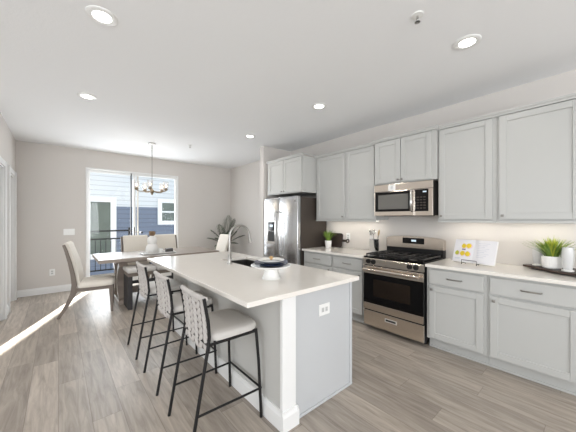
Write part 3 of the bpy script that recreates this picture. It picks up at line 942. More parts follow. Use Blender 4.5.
# electrical plates
def plate_on(name, label, cat, c, axis, w, h, kind):
    """axis: outward direction of the plate"""
    ax = Vector(axis)
    t = thing(name, label, cat, c)
    u = Vector((-ax.y, ax.x, 0))
    c = Vector(c)
    def bx(b, u0, u1, z0, z1, d0, d1, bev):
        p0 = c + u * u0 + ax * d0; p1 = c + u * u1 + ax * d1
        b.box(min(p0.x, p1.x), max(p0.x, p1.x), min(p0.y, p1.y), max(p0.y, p1.y), c.z + z0, c.z + z1, bev, 1)
        return b
    bx(MB(), -w / 2, w / 2, -h / 2, h / 2, 0.0, 0.006, 0.002).build('cover_plate', 'whiteplastic', t)
    n = max(1, round(w / 0.05) - 0) if kind == 'switch' else 1
    if kind == 'switch':
        n = 3
        for i in range(n):
            o = (i - (n - 1) / 2) * 0.046
            bx(MB(), o - 0.016, o + 0.016, -0.033, 0.033, 0.006, 0.009, 0.001).build('rocker', 'whiteplastic', t)
    else:
        hor = w > h
        for s in (-1, 1):
            if hor:
                f = bx(MB(), s * 0.02 - 0.014, s * 0.02 + 0.014, -0.017, 0.017, 0.006, 0.0085, 0.001)
            else:
                f = bx(MB(), -0.017, 0.017, s * 0.02 - 0.014, s * 0.02 + 0.014, 0.006, 0.0085, 0.001)
            f = f.build('socket', 'greyplastic', t)
            b = MB()
            for q in (-1, 1):
                if hor:
                    bx(b, s * 0.02 - 0.006, s * 0.02 + 0.006, q * 0.007 - 0.0015, q * 0.007 + 0.0015, 0.0085, 0.009, 0)
                else:
                    bx(b, q * 0.007 - 0.0015, q * 0.007 + 0.0015, s * 0.02 - 0.006, s * 0.02 + 0.006, 0.0085, 0.009, 0)
            b.build('slots', 'slotgrey', f)
    return t
plate_on('power_outlet', 'white outlet plate on the end panel of the island', 'outlet', (1.535, 1.372, 0.70), (0, -1, 0), 0.118, 0.085, 'outlet')
plate_on('power_outlet', 'white outlet low on the back wall left of the patio door', 'outlet', (-0.09, YB, 0.385), (0, -1, 0), 0.078, 0.12, 'outlet')
plate_on('light_switch', 'white three-gang switch plate on the back wall left of the patio door', 'switch', (0.155, YB, 1.13), (0, -1, 0), 0.17, 0.118, 'switch')
plate_on('power_outlet', 'white outlet on the backsplash behind the cutting board', 'outlet', (XW, 2.70, 1.09), (-1, 0, 0), 0.075, 0.118, 'outlet')

# ================================================================== bar stools
def make_stool(label):
    t = thing('bar_stool', label, 'bar stool', (0, 0, 0), 'bar stools at the island')
    # local frame: +x toward the island, origin on the floor below the seat's rear edge
    r = 0.0105
    for s in (-1, 1):
        MB().tube([(-0.13, s * 0.205, 0), (-0.084, s * 0.205, 0.26), (-0.022, s * 0.203, 0.60), (-0.015, s * 0.203, 0.66), (-0.024, s * 0.203, 0.76), (-0.050, s * 0.203, 0.90)], r, 10).build('back_leg', 'black', t, 60)
        MB().tube([(0.358, s * 0.225, 0), (0.342, s * 0.215, 0.40), (0.325, s * 0.208, 0.62)], r, 10).build('front_leg', 'black', t, 60)
        MB().tube([(-0.088, s * 0.205, 0.2), (0.12, s * 0.212, 0.2), (0.36, s * 0.22, 0.2)], 0.0075, 8).build('side_rung', 'black', t, 60)
        b = MB(); b.tube([(-0.02, s * 0.203, 0.607), (0.325, s * 0.208, 0.607)], 0.0095, 8)
        b.build('seat_rail', 'black', t, 60)
    MB().tube([(0.36, -0.22, 0.2), (0.36, 0.22, 0.2)], 0.0075, 8).build('front_rung', 'black', t, 60)
    b = MB()
    b.tube([(-0.02, -0.203, 0.607), (-0.02, 0.203, 0.607)], 0.0095, 8); b.tube([(0.325, -0.208, 0.607), (0.325, 0.208, 0.607)], 0.0095, 8)
    b.build('cross_rail', 'black', t, 60)
    # seat cushion: rounded square pad
    b = MB()
    n = 36
    def rr(scale, z, bm):
        ring = []
        for k in range(n):
            a = 2 * PI * k / n
            e = 0.42
            c, s2 = math.cos(a), math.sin(a)
            x = 0.175 + 0.19 * scale * math.copysign(abs(c) ** e, c)
            y = 0.215 * scale * math.copysign(abs(s2) ** e, s2)
            ring.append(bm.verts.new((x, y, z)))
        return ring
    rings = [rr(sc, z, b.bm) for sc, z in ((0.94, 0.617), (0.985, 0.620), (1.0, 0.634), (0.985, 0.652), (0.94, 0.662), (0.7, 0.668), (0.3, 0.670))]
    for A, B in zip(rings, rings[1:]):
        for k in range(n):
            b.bm.faces.new((A[k], A[(k + 1) % n], B[(k + 1) % n], B[k]))
    b.bm.faces.new(rings[0][::-1]); b.bm.faces.new(rings[-1])
    b.build('seat', 'whitefabric', t, 50)
    # woven back: slightly bowed panel of braided straps
    b = MB()
    nx, nz = 6, 8
    z0, z1 = 0.555, 0.90
    for i in range(nx):
        for j in range(nz):
            y = -0.19 + 0.38 * (i + 0.5) / nx
            z = z0 + (z1 - z0) * (j + 0.5) / nz
            q = (z - 0.62) / 0.305
            x = -0.012 - 0.032 * max(0, q) ** 1.5 - 0.010 * (1 - (y / 0.2) ** 2)
            tilt = 0.7 if i % 2 else -0.7
            rot = Matrix.Rotation(-0.08, 3, 'Y') @ Matrix.Rotation(tilt, 3, 'X')
            b.ball((x, y, z), 0.015, 0.0195, 0.040, 12, rot)
    b.tube([(-0.036 - 0.010 * (1 - (yy / 0.2) ** 2) - 0.004, yy, 0.892) for yy in [-0.2 + 0.04 * k for k in range(11)]], 0.017, 10)
    wv = b.build('woven_back', 'woven', t, 80)
    b = MB()
    pr = []
    for k in range(9):
        y = -0.203 + 0.406 * k / 8
        pr.append(y)
    rows = []
    for j in range(6):
        z = z0 + 0.005 + (z1 - z0 - 0.01) * j / 5
        q = (z - 0.62) / 0.305
        rows.append([(-0.012 - 0.032 * max(0, q) ** 1.5 - 0.010 * (1 - (y / 0.21) ** 2), y, z) for y in pr])
    for off in (-0.004, 0.004):
        vs = [[b.bm.verts.new((p[0] + off, p[1], p[2])) for p in row] for row in rows]
        for j in range(5):
            for k in range(8):
                b.bm.faces.new((vs[j][k], vs[j][k + 1], vs[j + 1][k + 1], vs[j + 1][k]))
    b.build('back_panel', 'wovenseam', t, 60)
    return t
s1 = make_stool('nearest bar stool, its whole seat in view, at the near end of the island')
s1.location = (0.722, 1.776, 0)
dup(s1, (0.718, 2.475, 0), 0, 'middle bar stool of the row of three at the island')
dup(s1, (0.712, 3.185, 0), 0, 'farthest bar stool from the island outlet, next to the dining table')

# ================================================================== dining set
tb = thing('dining_table', 'grey-washed wooden trestle dining table in front of the patio door', 'table', (1.43, 5.37, 0))
TX0, TX1, TY0, TY1 = 0.455, 2.40, 4.88, 5.87
MB().box(TX0, TX1, TY0, TY1, 0.705, 0.76, 0.006).build('tabletop', 'greywood', tb)
MB().box(TX0 + 0.25, TX1 - 0.25, TY0 + 0.22, TY1 - 0.22, 0.655, 0.705, 0.004).build('apron', 'greywood', tb)
for x in (0.80, 2.095):
    for s in (-1, 1):
        pts = []
        for i in range(11):
            q = i / 10
            pts.append((x, 5.37 + s * (0.10 + 0.20 * (2 * q - 0.95) ** 2), 0.06 + 0.6 * q))
        MB().strip(pts, (1, 0, 0), [0.11 - 0.03 * math.sin(PI * i / 10) for i in range(11)], 0.12).build('leg', 'greywood', tb, bevel=0.004)
    MB().box(x - 0.07, x + 0.07, 5.37 - 0.34, 5.37 + 0.34, 0, 0.065, 0.008).build('foot', 'greywood', tb)
MB().box(0.86, 2.035, 5.33, 5.41, 0.09, 0.2, 0.005).build('stretcher', 'greywood', tb)

def make_chair(label):
    t = thing('dining_chair', label, 'chair', (0, 0, 0), 'dining chairs')
    # local frame: +x is where the sitter faces; origin on the floor below the seat's rear edge
    for s in (-1, 1):
        y = s * 0.241
        pts = [(-0.165, y, 0), (-0.105, y, 0.10), (-0.045, y, 0.22), (0.0, y, 0.34), (0.012, y, 0.45), (-0.005, y, 0.60), (-0.04, y, 0.78), (-0.075, y, 0.92), (-0.105, y, 1.02)]
        MB().strip(pts, (0, 1, 0), [0.036, 0.042, 0.05, 0.06, 0.06, 0.05, 0.042, 0.036, 0.03], 0.034).build('back_leg', 'chairwood', t, bevel=0.004)
        MB().strip([(0.46, y, 0), (0.452, y, 0.2), (0.445, y, 0.37)], (0, 1, 0), [0.032, 0.042, 0.055], 0.04).build('front_leg', 'chairwood', t, bevel=0.004)
    b = MB()
    b.box(0.02, 0.47, -0.252, -0.228, 0.345, 0.395, 0.003, 1).box(0.02, 0.47, 0.228, 0.252, 0.345, 0.395, 0.003, 1)
    b.box(0.448, 0.472, -0.23, 0.23, 0.345, 0.395, 0.003, 1).box(0.0, 0.03, -0.23, 0.23, 0.345, 0.395, 0.003, 1)
    b.build('seat_frame', 'chairwood', t)
    b = MB()
    n = 40
    rings = []
    for sc, z in ((0.97, 0.393), (1.0, 0.405), (1.0, 0.43), (0.97, 0.452), (0.85, 0.466), (0.5, 0.476), (0.15, 0.478)):
        ring = []
        for k in range(n):
            a = 2 * PI * k / n
            c, s2 = math.cos(a), math.sin(a)
            ring.append(b.bm.verts.new((0.255 + 0.235 * sc * math.copysign(abs(c) ** 0.3, c), 0.258 * sc * math.copysign(abs(s2) ** 0.3, s2), z)))
        rings.append(ring)
    for A, B in zip(rings, rings[1:]):
        for k in range(n):
            b.bm.faces.new((A[k], A[(k + 1) % n], B[(k + 1) % n], B[k]))
    b.bm.faces.new(rings[0][::-1]); b.bm.faces.new(rings[-1])
    b.build('seat', 'fabric', t, 50)
    # upholstered back, thick, follows the lean
    prof_f = [(0.078, 0.44), (0.066, 0.60), (0.024, 0.78), (-0.022, 0.92), (-0.055, 1.02)]
    prof_b = [(-0.085, 1.05), (-0.118, 1.03), (-0.098, 0.92), (-0.062, 0.78), (-0.03, 0.60), (-0.012, 0.44)]
    MB().prism(prof_f + prof_b, 'y', -0.222, 0.222).build('backrest', 'fabric', t, bevel=0.014)
    return t
c1 = make_chair('cream upholstered dining chair at the left end of the table, in the sun streak')
c1.location = (0.195, 5.09, 0)
c1.rotation_euler = (0, 0, R(-9))
dup(c1, (1.20, 6.14, 0), R(-90), 'cream dining chair on the patio door side of the table, left of the pair')
dup(c1, (1.76, 6.14, 0), R(-90), 'cream dining chair on the patio door side of the table, behind the white gourd vase')
dup(c1, (2.69, 5.35, 0), R(180), 'cream dining chair at the right end of the table, beside the palm')

bn_ = thing('dining_bench', 'cream cushioned bench with dark slab ends tucked under the near side of the dining table', 'bench', (1.2, 4.83, 0))
MB().box(0.80, 1.60, 4.65, 5.02, 0.50, 0.552, 0.004).build('apron', 'chairwood', bn_)
for x in (0.80, 1.54):
    MB().box(x, x + 0.06, 4.65, 5.02, 0.0, 0.5, 0.006).build('end_slab', 'darkfabric', bn_)
MB().box(0.86, 1.54, 4.80, 4.87, 0.36, 0.40, 0.004).build('stretcher', 'darkfabric', bn_)
for xa, xb in ((0.785, 1.198), (1.202, 1.615)):
    b = MB()
    b.box(xa, xb, 4.63, 5.04, 0.552, 0.625, 0.03, 4)
    b.build('cushion', 'whitefabric', bn_, 60)

# on the table
ty = thing('serving_tray', 'pale stone tray on the dining table under the white gourd vase', 'tray', (1.40, 5.2, 0.76))
MB().box(1.09, 1.64, 5.08, 5.34, 0.76, 0.775, 0.005).build('base', 'stone', ty)
b = MB()
b.box(1.09, 1.64, 5.08, 5.09, 0.775, 0.788).box(1.09, 1.64, 5.33, 5.34, 0.775, 0.788).box(1.09, 1.10, 5.09, 5.33, 0.775, 0.788).box(1.63, 1.64, 5.09, 5.33, 0.775, 0.788)
b.build('rim', 'ceramic', ty)
vz = thing('vase', 'white double-gourd ceramic vase on the dining table tray', 'vase', (1.275, 5.24, 0.775))
MB().lathe([(0, 0.7755), (0.076, 0.7755), (0.100, 0.802), (0.103, 0.85), (0.086, 0.905), (0.064, 0.935), (0.070, 0.952), (0.078, 0.98), (0.078, 1.02), (0.064, 1.055), (0.040, 1.068), (0.036, 1.078), (0.030, 1.078), (0.032, 1.06), (0, 1.05)], (1.275, 5.24, 0), 32).build('body', 'ceramicmatte', vz, 40)
dfl = thing('dried_flowers', 'tuft of dried brown flowers in the white gourd vase', 'flowers', (1.275, 5.24, 1.055))
b = MB()
for i in range(60):
    a = random.uniform(0, 2 * PI); r_ = random.uniform(0, 0.05)
    b.ball((1.275 + r_ * math.cos(a), 5.24 + r_ * math.sin(a), 1.112 + random.uniform(-0.02, 0.035)), 0.017, seg=6)
b.build('flower_heads', 'driedbrown', dfl)
b = MB()
for i in range(5):
    b.cyl((1.275 + random.uniform(-.012, .012), 5.24 + random.uniform(-.012, .012), 1.055), (1.275 + random.uniform(-.03, .03), 5.24 + random.uniform(-.03, .03), 1.10), 0.003, seg=6)
b.build('stems', 'driedbrown', dfl)
o = MB().lathe([(0, 0.775), (0.036, 0.775), (0.042, 0.80), (0.042, 0.845), (0.038, 0.845), (0.037, 0.80), (0, 0.785)], (1.41, 5.2, 0), 24).build('cup', 'ceramic', None, 40)
tag(o, 'small white cup on the dining table tray beside the vase', 'cup')
o = MB().box(1.49, 1.61, 5.14, 5.22, 0.775, 0.842, 0.006).build('trinket_box', 'darkbox')
tag(o, 'small charcoal block box on the right end of the table tray', 'box')

# ================================================================== palm in the corner
pm = thing('potted_palm', 'dark green potted palm standing in the back right corner', 'plant', (3.22, 6.2, 0))
MB().lathe([(0, 0), (0.14, 0), (0.17, 0.02), (0.2, 0.3), (0.19, 0.32), (0.17, 0.3), (0, 0.29)], (3.22, 6.2, 0), 28).build('pot', 'basket', pm, 40)
MB().lathe([(0, 0.295), (0.172, 0.291)], (3.22, 6.2, 0), 20).build('soil', 'soil', pm)
MB().cyl((3.22, 6.2, 0.28), (3.22, 6.2, 0.75), 0.025, 0.018, 10).build('trunk', 'driedbrown', pm, 40)
def frond(ang, L_, rise, droop, side=0.10):
    b = MB()
    dx, dy = math.cos(ang), math.sin(ang)
    pts = []
    for i in range(25):
        q = i / 24
        h = L_ * (q * math.cos(rise) * 1.0)
        z = 0.72 + L_ * (math.sin(rise) * q - droop * q * q)
        pts.append(Vector((3.22 + dx * h, 6.2 + dy * h, z)))
    b.tube(pts, [0.007 - 0.005 * i / 24 for i in range(25)], 6)
    sd_ = Vector((-dy, dx, 0))
    for i in range(3, 25, 1):
        for ss in (-1, 1):
            for hh in (0,):
                if i == 24 and hh:
                    continue
                p = pts[i] if hh == 0 else (pts[i] + pts[i + 1]) / 2
                q = (i + hh) / 24
                l = L_ * (0.30 * math.sin(PI * min(1, q * 0.85 + 0.14)) + 0.05)
                t = (pts[min(24, i + 1)] - pts[i - 1]).normalized()
                d = (t * 1.0 + sd_ * ss * 0.62 + Vector((0, 0, -0.12))).normalized()
                w = t.cross(d).normalized().cross(d) * 0.0055
                a1 = p; m1 = p + d * l * 0.45; e1 = p + d * l + Vector((0, 0, -0.02))
                v = [b.bm.verts.new(x) for x in (a1, m1 + w, e1, m1 - w)]
                b.bm.faces.new(v)
    b.build('frond', 'leaf', pm)
for ang, L_, rs, dr_ in ((-150, .66, 66, .12), (-125, .62, 50, .22), (-95, .60, 58, .2), (-38, .66, 56, .12), (-65, .76, 70, .08), (172, .62, 55, .2), (195, .66, 33, .22), (-20, .52, 58, .2), (-50, .62, 38, .2), (-95, .8, 76, .05), (-160, .5, 45, .3), (-30, .72, 70, .06), (0, .40, 70, .15), (120, .40, 68, .2), (60, .36, 75, .2), (-80, .52, 25, .28), (-140, .6, 20, .3)):
    frond(R(ang), L_, R(rs), dr_)

# ================================================================== things on the counters
def grass(t, x, y, z, n, h, spread, m, name='foliage', w=0.006, seed=1):
    rnd = random.Random(seed)
    b = MB()
    for i in range(n):
        a = rnd.uniform(0, 2 * PI); r_ = spread * rnd.uniform(0.2, 1.0); hh = h * rnd.uniform(0.65, 1.0)
        bx_, by_ = x + 0.25 * r_ * math.cos(a), y + 0.25 * r_ * math.sin(a)
        sdv = Vector((-math.sin(a), math.cos(a), 0))
        prev = None
        for k in range(5):
            q = k / 4
            p = Vector((bx_ + r_ * q ** 1.5 * math.cos(a), by_ + r_ * q ** 1.5 * math.sin(a), z + hh * (q - 0.22 * (r_ / spread) * q * q)))
            ww = w * (1 - q) ** 0.6 + 0.0006
            cur = [b.bm.verts.new(p - sdv * ww), b.bm.verts.new(p + sdv * ww + Vector((0, 0, 0.001)))]
            if prev:
                b.bm.faces.new((prev[0], prev[1], cur[1], cur[0]))
            prev = cur
    return b.build(name, m, t)

# small plant by the refrigerator
sp_ = thing('potted_plant', 'small green leafy plant in a square-sided white pot beside the refrigerator', 'plant', (3.42, 2.965, ZK))
MB().lathe([(0, 0), (0.046, 0), (0.060, 0.118), (0.055, 0.118), (0.052, 0.10), (0, 0.098)], (3.42, 2.965, ZK), 24).build('pot', 'ceramic', sp_, 40)
grass(sp_, 3.42, 2.965, ZK + 0.1, 70, 0.22, 0.125, 'lime', w=0.009, seed=3)

# dark paddle cutting board leaning against the backsplash, handle to the right
cb = thing('cutting_board', 'dark wooden paddle cutting board leaning on the backsplash', 'cutting board', (3.57, 2.93, ZK))
yy0, yy1, zz0, zz1 = 2.79, 3.115, 0.0, 0.235
def outl():
    p = []
    rr_ = 0.04
    for cyy, czz, a0 in ((yy0 + rr_, zz0 + rr_, 180), (yy1 - rr_, zz0 + rr_, 270), (yy1 - rr_, zz1 - rr_, 0), (yy0 + rr_, zz1 - rr_, 90)):
        for k in range(6):
            a = R(a0 + 90 * k / 5)
            p.append((cyy + rr_ * math.cos(a), czz + rr_ * math.sin(a)))
    return p
lean = 0.045
def shear(b):
    for v in b.bm.verts:
        v.co.x += lean * (v.co.z - ZK) / 0.235
    return b
b = MB().prism([(y, z + ZK + 0.001) for y, z in outl()], 'x', 3.538, 3.556)
shear(b).build('body', 'board', cb, bevel=0.003)
b = MB()
b.box(3.538, 3.556, 2.712, 2.797, ZK + 0.10, ZK + 0.138, 0.003)
b.tube([(3.547, 2.683 + 0.026 * math.cos(2 * PI * k / 16), ZK + 0.119 + 0.026 * math.sin(2 * PI * k / 16)) for k in range(16)], 0.010, 8, True)
shear(b).build('handle', 'board', cb, 60)

# utensil crock with utensils
ux, uy = 3.415, 2.105
ck = MB().lathe([(0, 0.0), (0.066, 0.0), (0.068, 0.004), (0.068, 0.185), (0.071, 0.19), (0.064, 0.19), (0.063, 0.01), (0, 0.01)], (ux, uy, ZK), 32).build('utensil_crock', 'steel', None, 40)
tag(ck, 'stainless steel utensil crock on the counter left of the range', 'crock')
def utensil(dx, dy, tip, kind, label):
    t = thing('kitchen_utensil', label, 'utensil', (ux + dx * 0.3, uy + dy * 0.3, ZK + 0.012))
    p0 = Vector((ux + dx * 0.35, uy + dy * 0.35, ZK + 0.014)); p1 = Vector((ux + dx, uy + dy, ZK + 0.19 + 0.02)); p2 = p1 + (p1 - p0).normalized() * tip
    MB().cyl(p0, p2, 0.007, 0.0065, 8).build('handle', 'chrome', t, 40)
    dv = (p2 - p0).normalized()
    rot = dv.to_track_quat('Z', 'X').to_matrix()
    if kind == 'spoon':
        MB().ball(p2 + dv * 0.026, 0.013, 0.030, 0.042, 14, rot).build('bowl', 'chrome', t, 60)
    elif kind == 'wood':
        MB().ball(p2 + dv * 0.03, 0.010, 0.028, 0.046, 14, rot).build('bowl', 'lightwood', t, 60)
    else:
        b = MB()
        for k in range(6):
            a = PI * k / 6
            e1, e2 = rot @ Vector((1, 0, 0)), rot @ Vector((0, 1, 0))
            u = e1 * math.cos(a) + e2 * math.sin(a)
            b.tube([p2 + dv * (0.03 - 0.035 * math.cos(q)) + u * 0.030 * math.sin(q) for q in [2 * PI * i / 20 for i in range(20)]], 0.0026, 5, True)
        b.build('wires', 'chrome', t, 60)
utensil(0.0, 0.05, 0.045, 'spoon', 'steel serving spoon at the left of the utensil crock')
utensil(-0.012, 0.0, 0.05, 'whisk', 'steel whisk in the middle of the utensil crock')
utensil(0.01, -0.052, 0.045, 'wood', 'pale spoon leaning right in the utensil crock')

# open cookbook on a wire stand; built lying along y, leaning back toward the wall
bk = thing('cookbook', 'open cookbook with yellow pears on its left page, on a wire stand', 'book', (3.3, 0.88, ZK))
# frame: left edge base point, direction along the page, lean
L0 = Vector((3.30, 1.07, ZK + 0.022)); L1 = Vector((3.235, 0.685, ZK + 0.022))
du = (L1 - L0).normalized(); Wd = (L1 - L0).length
nrm = Vector((du.y, -du.x, 0)).normalized()
if nrm.x > 0:
    nrm = -nrm                       # points toward the room
upv = (Vector((0, 0, 1)) * math.cos(R(20)) - nrm * math.sin(R(20))).normalized()
fn = (nrm * math.cos(R(20)) + Vector((0, 0, 1)) * math.sin(R(20))).normalized()
Hd = 0.245
def page_pt(u, v, d=0.0):
    """u 0..1 across the open book, v 0..1 up; pages bow toward the reader"""
    h = u / 0.5 if u < 0.5 else (1 - u) / 0.5
    bow = 0.016 * math.sin(PI * min(1, h)) * (0.4 + 0.6 * h) + 0.006
    return L0 + du * (u * Wd) + upv * (v * Hd) + fn * (bow + d)
def page_block(u0, u1):
    b = MB()
    n = 12
    F = [[b.bm.verts.new(page_pt(u0 + (u1 - u0) * i / n, v)) for i in range(n + 1)] for v in (0.01, 0.99)]
    Bk = [[b.bm.verts.new(L0 + du * ((u0 + (u1 - u0) * i / n) * Wd) + upv * (v * Hd) - fn * 0.004) for i in range(n + 1)] for v in (0.01, 0.99)]
    for i in range(n):
        b.bm.faces.new((F[0][i], F[0][i + 1], F[1][i + 1], F[1][i]))
        b.bm.faces.new((Bk[0][i], Bk[0][i + 1], Bk[1][i + 1], Bk[1][i]))
        for j in (0, 1):
            b.bm.faces.new((F[j][i], F[j][i + 1], Bk[j][i + 1], Bk[j][i]))
    for i in (0, n):
        b.bm.faces.new((F[0][i], F[1][i], Bk[1][i], Bk[0][i]))
    return b
lp = page_block(0.0, 0.5).build('left_page', 'page', bk, 40)
rp = page_block(0.5, 1.0).build('right_page', 'page', bk, 40)
b = MB()
cv = []
for (u, v) in ((-0.015, -0.015), (1.015, -0.015), (1.015, 1.015), (-0.015, 1.015)):
    cv.append(L0 + du * (u * Wd) + upv * (v * Hd) - fn * 0.0045)
A = [b.bm.verts.new(p) for p in cv]; B2 = [b.bm.verts.new(p - fn * 0.005) for p in cv]
b.bm.faces.new(A); b.bm.faces.new(B2[::-1])
for i in range(4):
    b.bm.faces.new((A[i], A[(i + 1) % 4], B2[(i + 1) % 4], B2[i]))
b.build('cover', 'ceramic', bk)
def on_page(parent, name, m, poly, d=0.0008):
    b = MB()
    c = [sum(p[i] for p in poly) / len(poly) for i in (0, 1)]
    cvv = b.bm.verts.new(page_pt(c[0], c[1], d))
    vs = [b.bm.verts.new(page_pt(u, v, d)) for u, v in poly]
    for i in range(len(vs)):
        b.bm.faces.new((cvv, vs[i], vs[(i + 1) % len(vs)]))
    b.build(name, m, parent)
def pear_shape(u, v, s, ang):
    out_ = []
    for k in range(24):
        a = 2 * PI * k / 24
        r_ = 1.0 - 0.28 * max(0, math.sin(a)) ** 2 + 0.30 * max(0, math.sin(a)) ** 8
        x, y = r_ * math.cos(a) * 0.88, r_ * math.sin(a)
        xx = x * math.cos(ang) - y * math.sin(ang); yy = x * math.sin(ang) + y * math.cos(ang)
        out_.append((u + xx * s * Hd / Wd, v + yy * s))
    return out_
for u, v, s, a, m in ((0.255, 0.70, 0.105, 0.3, 'pear'), (0.375, 0.71, 0.11, 3.0, 'pear'), (0.10, 0.38, 0.10, 0.1, 'peargreen'), (0.245, 0.36, 0.11, 3.1, 'pear'), (0.37, 0.36, 0.11, 0.2, 'pear')):
    on_page(lp, 'pear_halo', 'pearshade', pear_shape(u + 0.012, v - 0.01, s * 1.22, a), 0.0006)
    on_page(lp, 'pear_picture', m, pear_shape(u, v, s, a), 0.0012)
on_page(lp, 'title', 'printdark', [(0.22, 0.52), (0.31, 0.515), (0.31, 0.565), (0.22, 0.57)], 0.0012)
on_page(lp, 'text_block', 'print', [(0.06, 0.1), (0.2, 0.1), (0.2, 0.17), (0.06, 0.17)], 0.0012)
for k in range(9):
    z_ = 0.84 - k * 0.075
    on_page(rp, 'text_line', 'print', [(0.60, z_), (0.86 - 0.05 * (k % 3), z_), (0.86 - 0.05 * (k % 3), z_ + 0.026), (0.60, z_ + 0.026)], 0.0012)
bs = thing('book_stand', 'black wire cookbook stand holding the open cookbook on the counter', 'stand', (3.27, 0.88, ZK))
def SP(u, v, d):
    return L0 + du * (u * Wd) + upv * (v * Hd) + fn * d
r_ = 0.0035
b = MB()
def ck_(p, z=None):
    p = Vector(p)
    if z is not None:
        p.z = z
    return p
zb = ZK + r_
A0 = SP(0.30, 0, 0.05); A1 = SP(0.66, 0, 0.05)
pa, pb = ck_(A0, ZK + 0.05), ck_(A1, ZK + 0.05)
b.tube([ck_(A0 - fn * 0.07, zb + 0.012), ck_(A0, zb + 0.012), pa, pb, ck_(A1, zb + 0.012), ck_(A1 - fn * 0.07, zb + 0.012)], r_, 8)
for q in (A0, A1):
    b.tube([ck_(q, zb + 0.012), ck_(q, zb)], r_, 8)
b.build('front_ledge', 'black', bs, 60)
b = MB()
for u in (0.32, 0.64):
    p_top = SP(u, 0.75, -0.016); p_bot = SP(u, -0.02, -0.016)
    foot = ck_(p_top - fn * 0.035, zb)
    foot.x = min(foot.x + 0.02, XW - 0.04)
    b.tube([ck_(p_bot, zb), p_bot, p_top, foot], r_, 8)
b.build('back_frame', 'black', bs, 60)

# tray with potted grass and two textured glass vases
td = thing('wooden_tray', 'dark wooden board under the potted grass at the right end of the counter', 'tray', (3.4, 0.25, ZK))
MB().prism([(3.50, 0.51), (3.245, 0.235), (3.22, 0.08), (3.56, 0.075), (3.59, 0.2), (3.585, 0.45)], 'z', ZK + 0.012, ZK + 0.03).build('board', 'darkwood', td, bevel=0.003)
b = MB()
for (x, y) in ((3.30, 0.13), (3.53, 0.13), (3.50, 0.43)):
    b.cyl((x, y, ZK), (x, y, ZK + 0.013), 0.012, seg=12)
b.build('feet', 'darkwood', td)
ZTY = ZK + 0.03
gp = thing('potted_grass', 'yellow-green grass in a white ribbed pot on the dark board', 'plant', (3.42, 0.295, ZTY))
b = MB()
n = 60
prof = [(0, 0), (0.056, 0.0), (0.067, 0.012), (0.070, 0.06), (0.070, 0.105), (0.066, 0.112), (0.060, 0.108), (0.059, 0.09), (0, 0.088)]
rings = []
for i, (r2, z) in enumerate(prof):
    if r2 == 0:
        rings.append([b.bm.verts.new((3.42, 0.295, ZTY + z))])
    else:
        rings.append([b.bm.verts.new((3.42 + (r2 + (0.0014 * (k % 2) if 1 < i < 5 else 0)) * math.cos(2 * PI * k / n), 0.295 + (r2 + (0.0014 * (k % 2) if 1 < i < 5 else 0)) * math.sin(2 * PI * k / n), ZTY + z)) for k in range(n)])
for A, B in zip(rings, rings[1:]):
    for k in range(n):
        if len(A) == 1:
            b.bm.faces.new((A[0], B[(k + 1) % n], B[k]))
        elif len(B) == 1:
            b.bm.faces.new((A[k], A[(k + 1) % n], B[0]))
        else:
            b.bm.faces.new((A[k], A[(k + 1) % n], B[(k + 1) % n], B[k]))
b.build('pot', 'ceramic', gp)
grass(gp, 3.42, 0.295, ZTY + 0.09, 150, 0.20, 0.17, 'lime', w=0.006, seed=5)
grass(gp, 3.42, 0.295, ZTY + 0.09, 110, 0.225, 0.12, 'limepale', name='pale_blades', w=0.005, seed=9)
def tvase(x, y, h, label):
    t = thing('glass_vase', label, 'vase', (x, y, ZTY))
    prof = [(0.0, 0.0), (0.038, 0.0), (0.038, 0.010), (0.028, 0.016), (0.030, 0.03), (0.036, 0.5 * h), (0.039, 0.72 * h), (0.036, 0.95 * h), (0.036, h), (0.033, h), (0.033, 0.94 * h), (0.035, 0.72 * h), (0.032, 0.5 * h), (0.026, 0.035), (0, 0.03)]
    MB().lathe(prof[3:], (x, y, ZTY), 24).build('body', 'textglass', t, 40)
    MB().lathe([(0, 0), (0.040, 0), (0.041, 0.009), (0.028, 0.017), (0, 0.017)], (x, y, ZTY), 24).build('foot', 'ceramic', t, 40)
tvase(3.53, 0.405, 0.165, 'white textured glass vase at the left behind the potted grass')
tvase(3.335, 0.19, 0.205, 'white textured glass vase in front of the potted grass at the right')

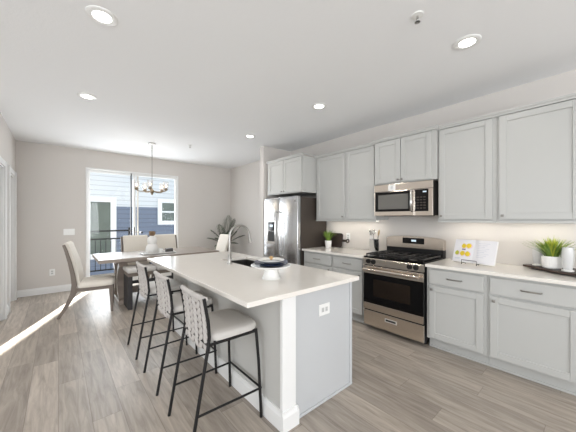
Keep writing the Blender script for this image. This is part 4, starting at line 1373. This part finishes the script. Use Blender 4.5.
# cake stand on the island with plates
kx, ky = 1.308, 1.738
cs = thing('cake_stand', 'white ceramic cake stand on the island countertop', 'cake stand', (kx, ky, ZK))
MB().lathe([(0, 0), (0.075, 0), (0.077, 0.006), (0.068, 0.014), (0.056, 0.05), (0.05, 0.085), (0.052, 0.095), (0, 0.095)], (kx, ky, ZK), 32).build('pedestal', 'ceramic', cs, 40)
MB().lathe([(0, 0.092), (0.10, 0.094), (0.152, 0.097), (0.165, 0.108), (0.162, 0.112), (0.150, 0.106), (0, 0.105)], (kx, ky, ZK), 40).build('plate_top', 'ceramic', cs, 40)
ZP = ZK + 0.107
def plate(z, r, m, label):
    o = MB().lathe([(0, 0), (r * 0.6, 0.0), (r * 0.72, 0.004), (r * 0.97, 0.017), (r, 0.0195), (r * 0.97, 0.021), (r * 0.7, 0.0095), (0, 0.007)], (kx, ky, z), 40).build('plate', m, None, 40)
    return tag(o, label, 'plate')
plate(ZP, 0.140, 'navy', 'navy dinner plate on the white cake stand, lower of the two')
plate(ZP + 0.0135, 0.134, 'navy', 'navy dinner plate under the white salad plate on the cake stand')
plate(ZP + 0.025, 0.108, 'ceramic', 'small white plate topmost on the cake stand plates')
nk = thing('napkin', 'folded patterned napkin with a gold ring on the white plate', 'napkin', (kx, ky, ZP + 0.036))
b = MB()
nr = 18
zc_ = ZP + 0.036
for s in (-1, 1):
    rows = []
    for i in range(9):
        q = i / 8
        w_ = 0.014 + 0.034 * q
        row = []
        for j in range(nr):
            a = 2 * PI * j / nr
            cxx = kx + s * (0.008 + 0.062 * q) * 0.82; cyy = ky + s * -(0.008 + 0.062 * q) * 0.57
            wr = 0.003 * math.sin(5 * a) * q
            row.append(b.bm.verts.new((cxx + (w_ + wr) * math.cos(a) * 0.57, cyy + (w_ + wr) * math.cos(a) * 0.82, zc_ + 0.012 + (0.010 + wr) * math.sin(a) + 0.004 * math.sin(PI * q))))
        rows.append(row)
    for A, B in zip(rows, rows[1:]):
        for j in range(nr):
            b.bm.faces.new((A[j], A[(j + 1) % nr], B[(j + 1) % nr], B[j]))
    b.bm.faces.new(rows[0]); b.bm.faces.new(rows[-1][::-1])
b.build('cloth', 'napkin', nk, 60)
b = MB()
for k in range(3):
    pts = [(kx + 0.013 * math.cos(2 * PI * i / 16) * math.cos(k), ky + 0.013 * math.cos(2 * PI * i / 16) * math.sin(k), zc_ + 0.022 + 0.012 * math.sin(2 * PI * i / 16)) for i in range(16)]
    b.tube(pts, 0.0055, 8, True)
b.build('ring', 'gold', nk, 60)
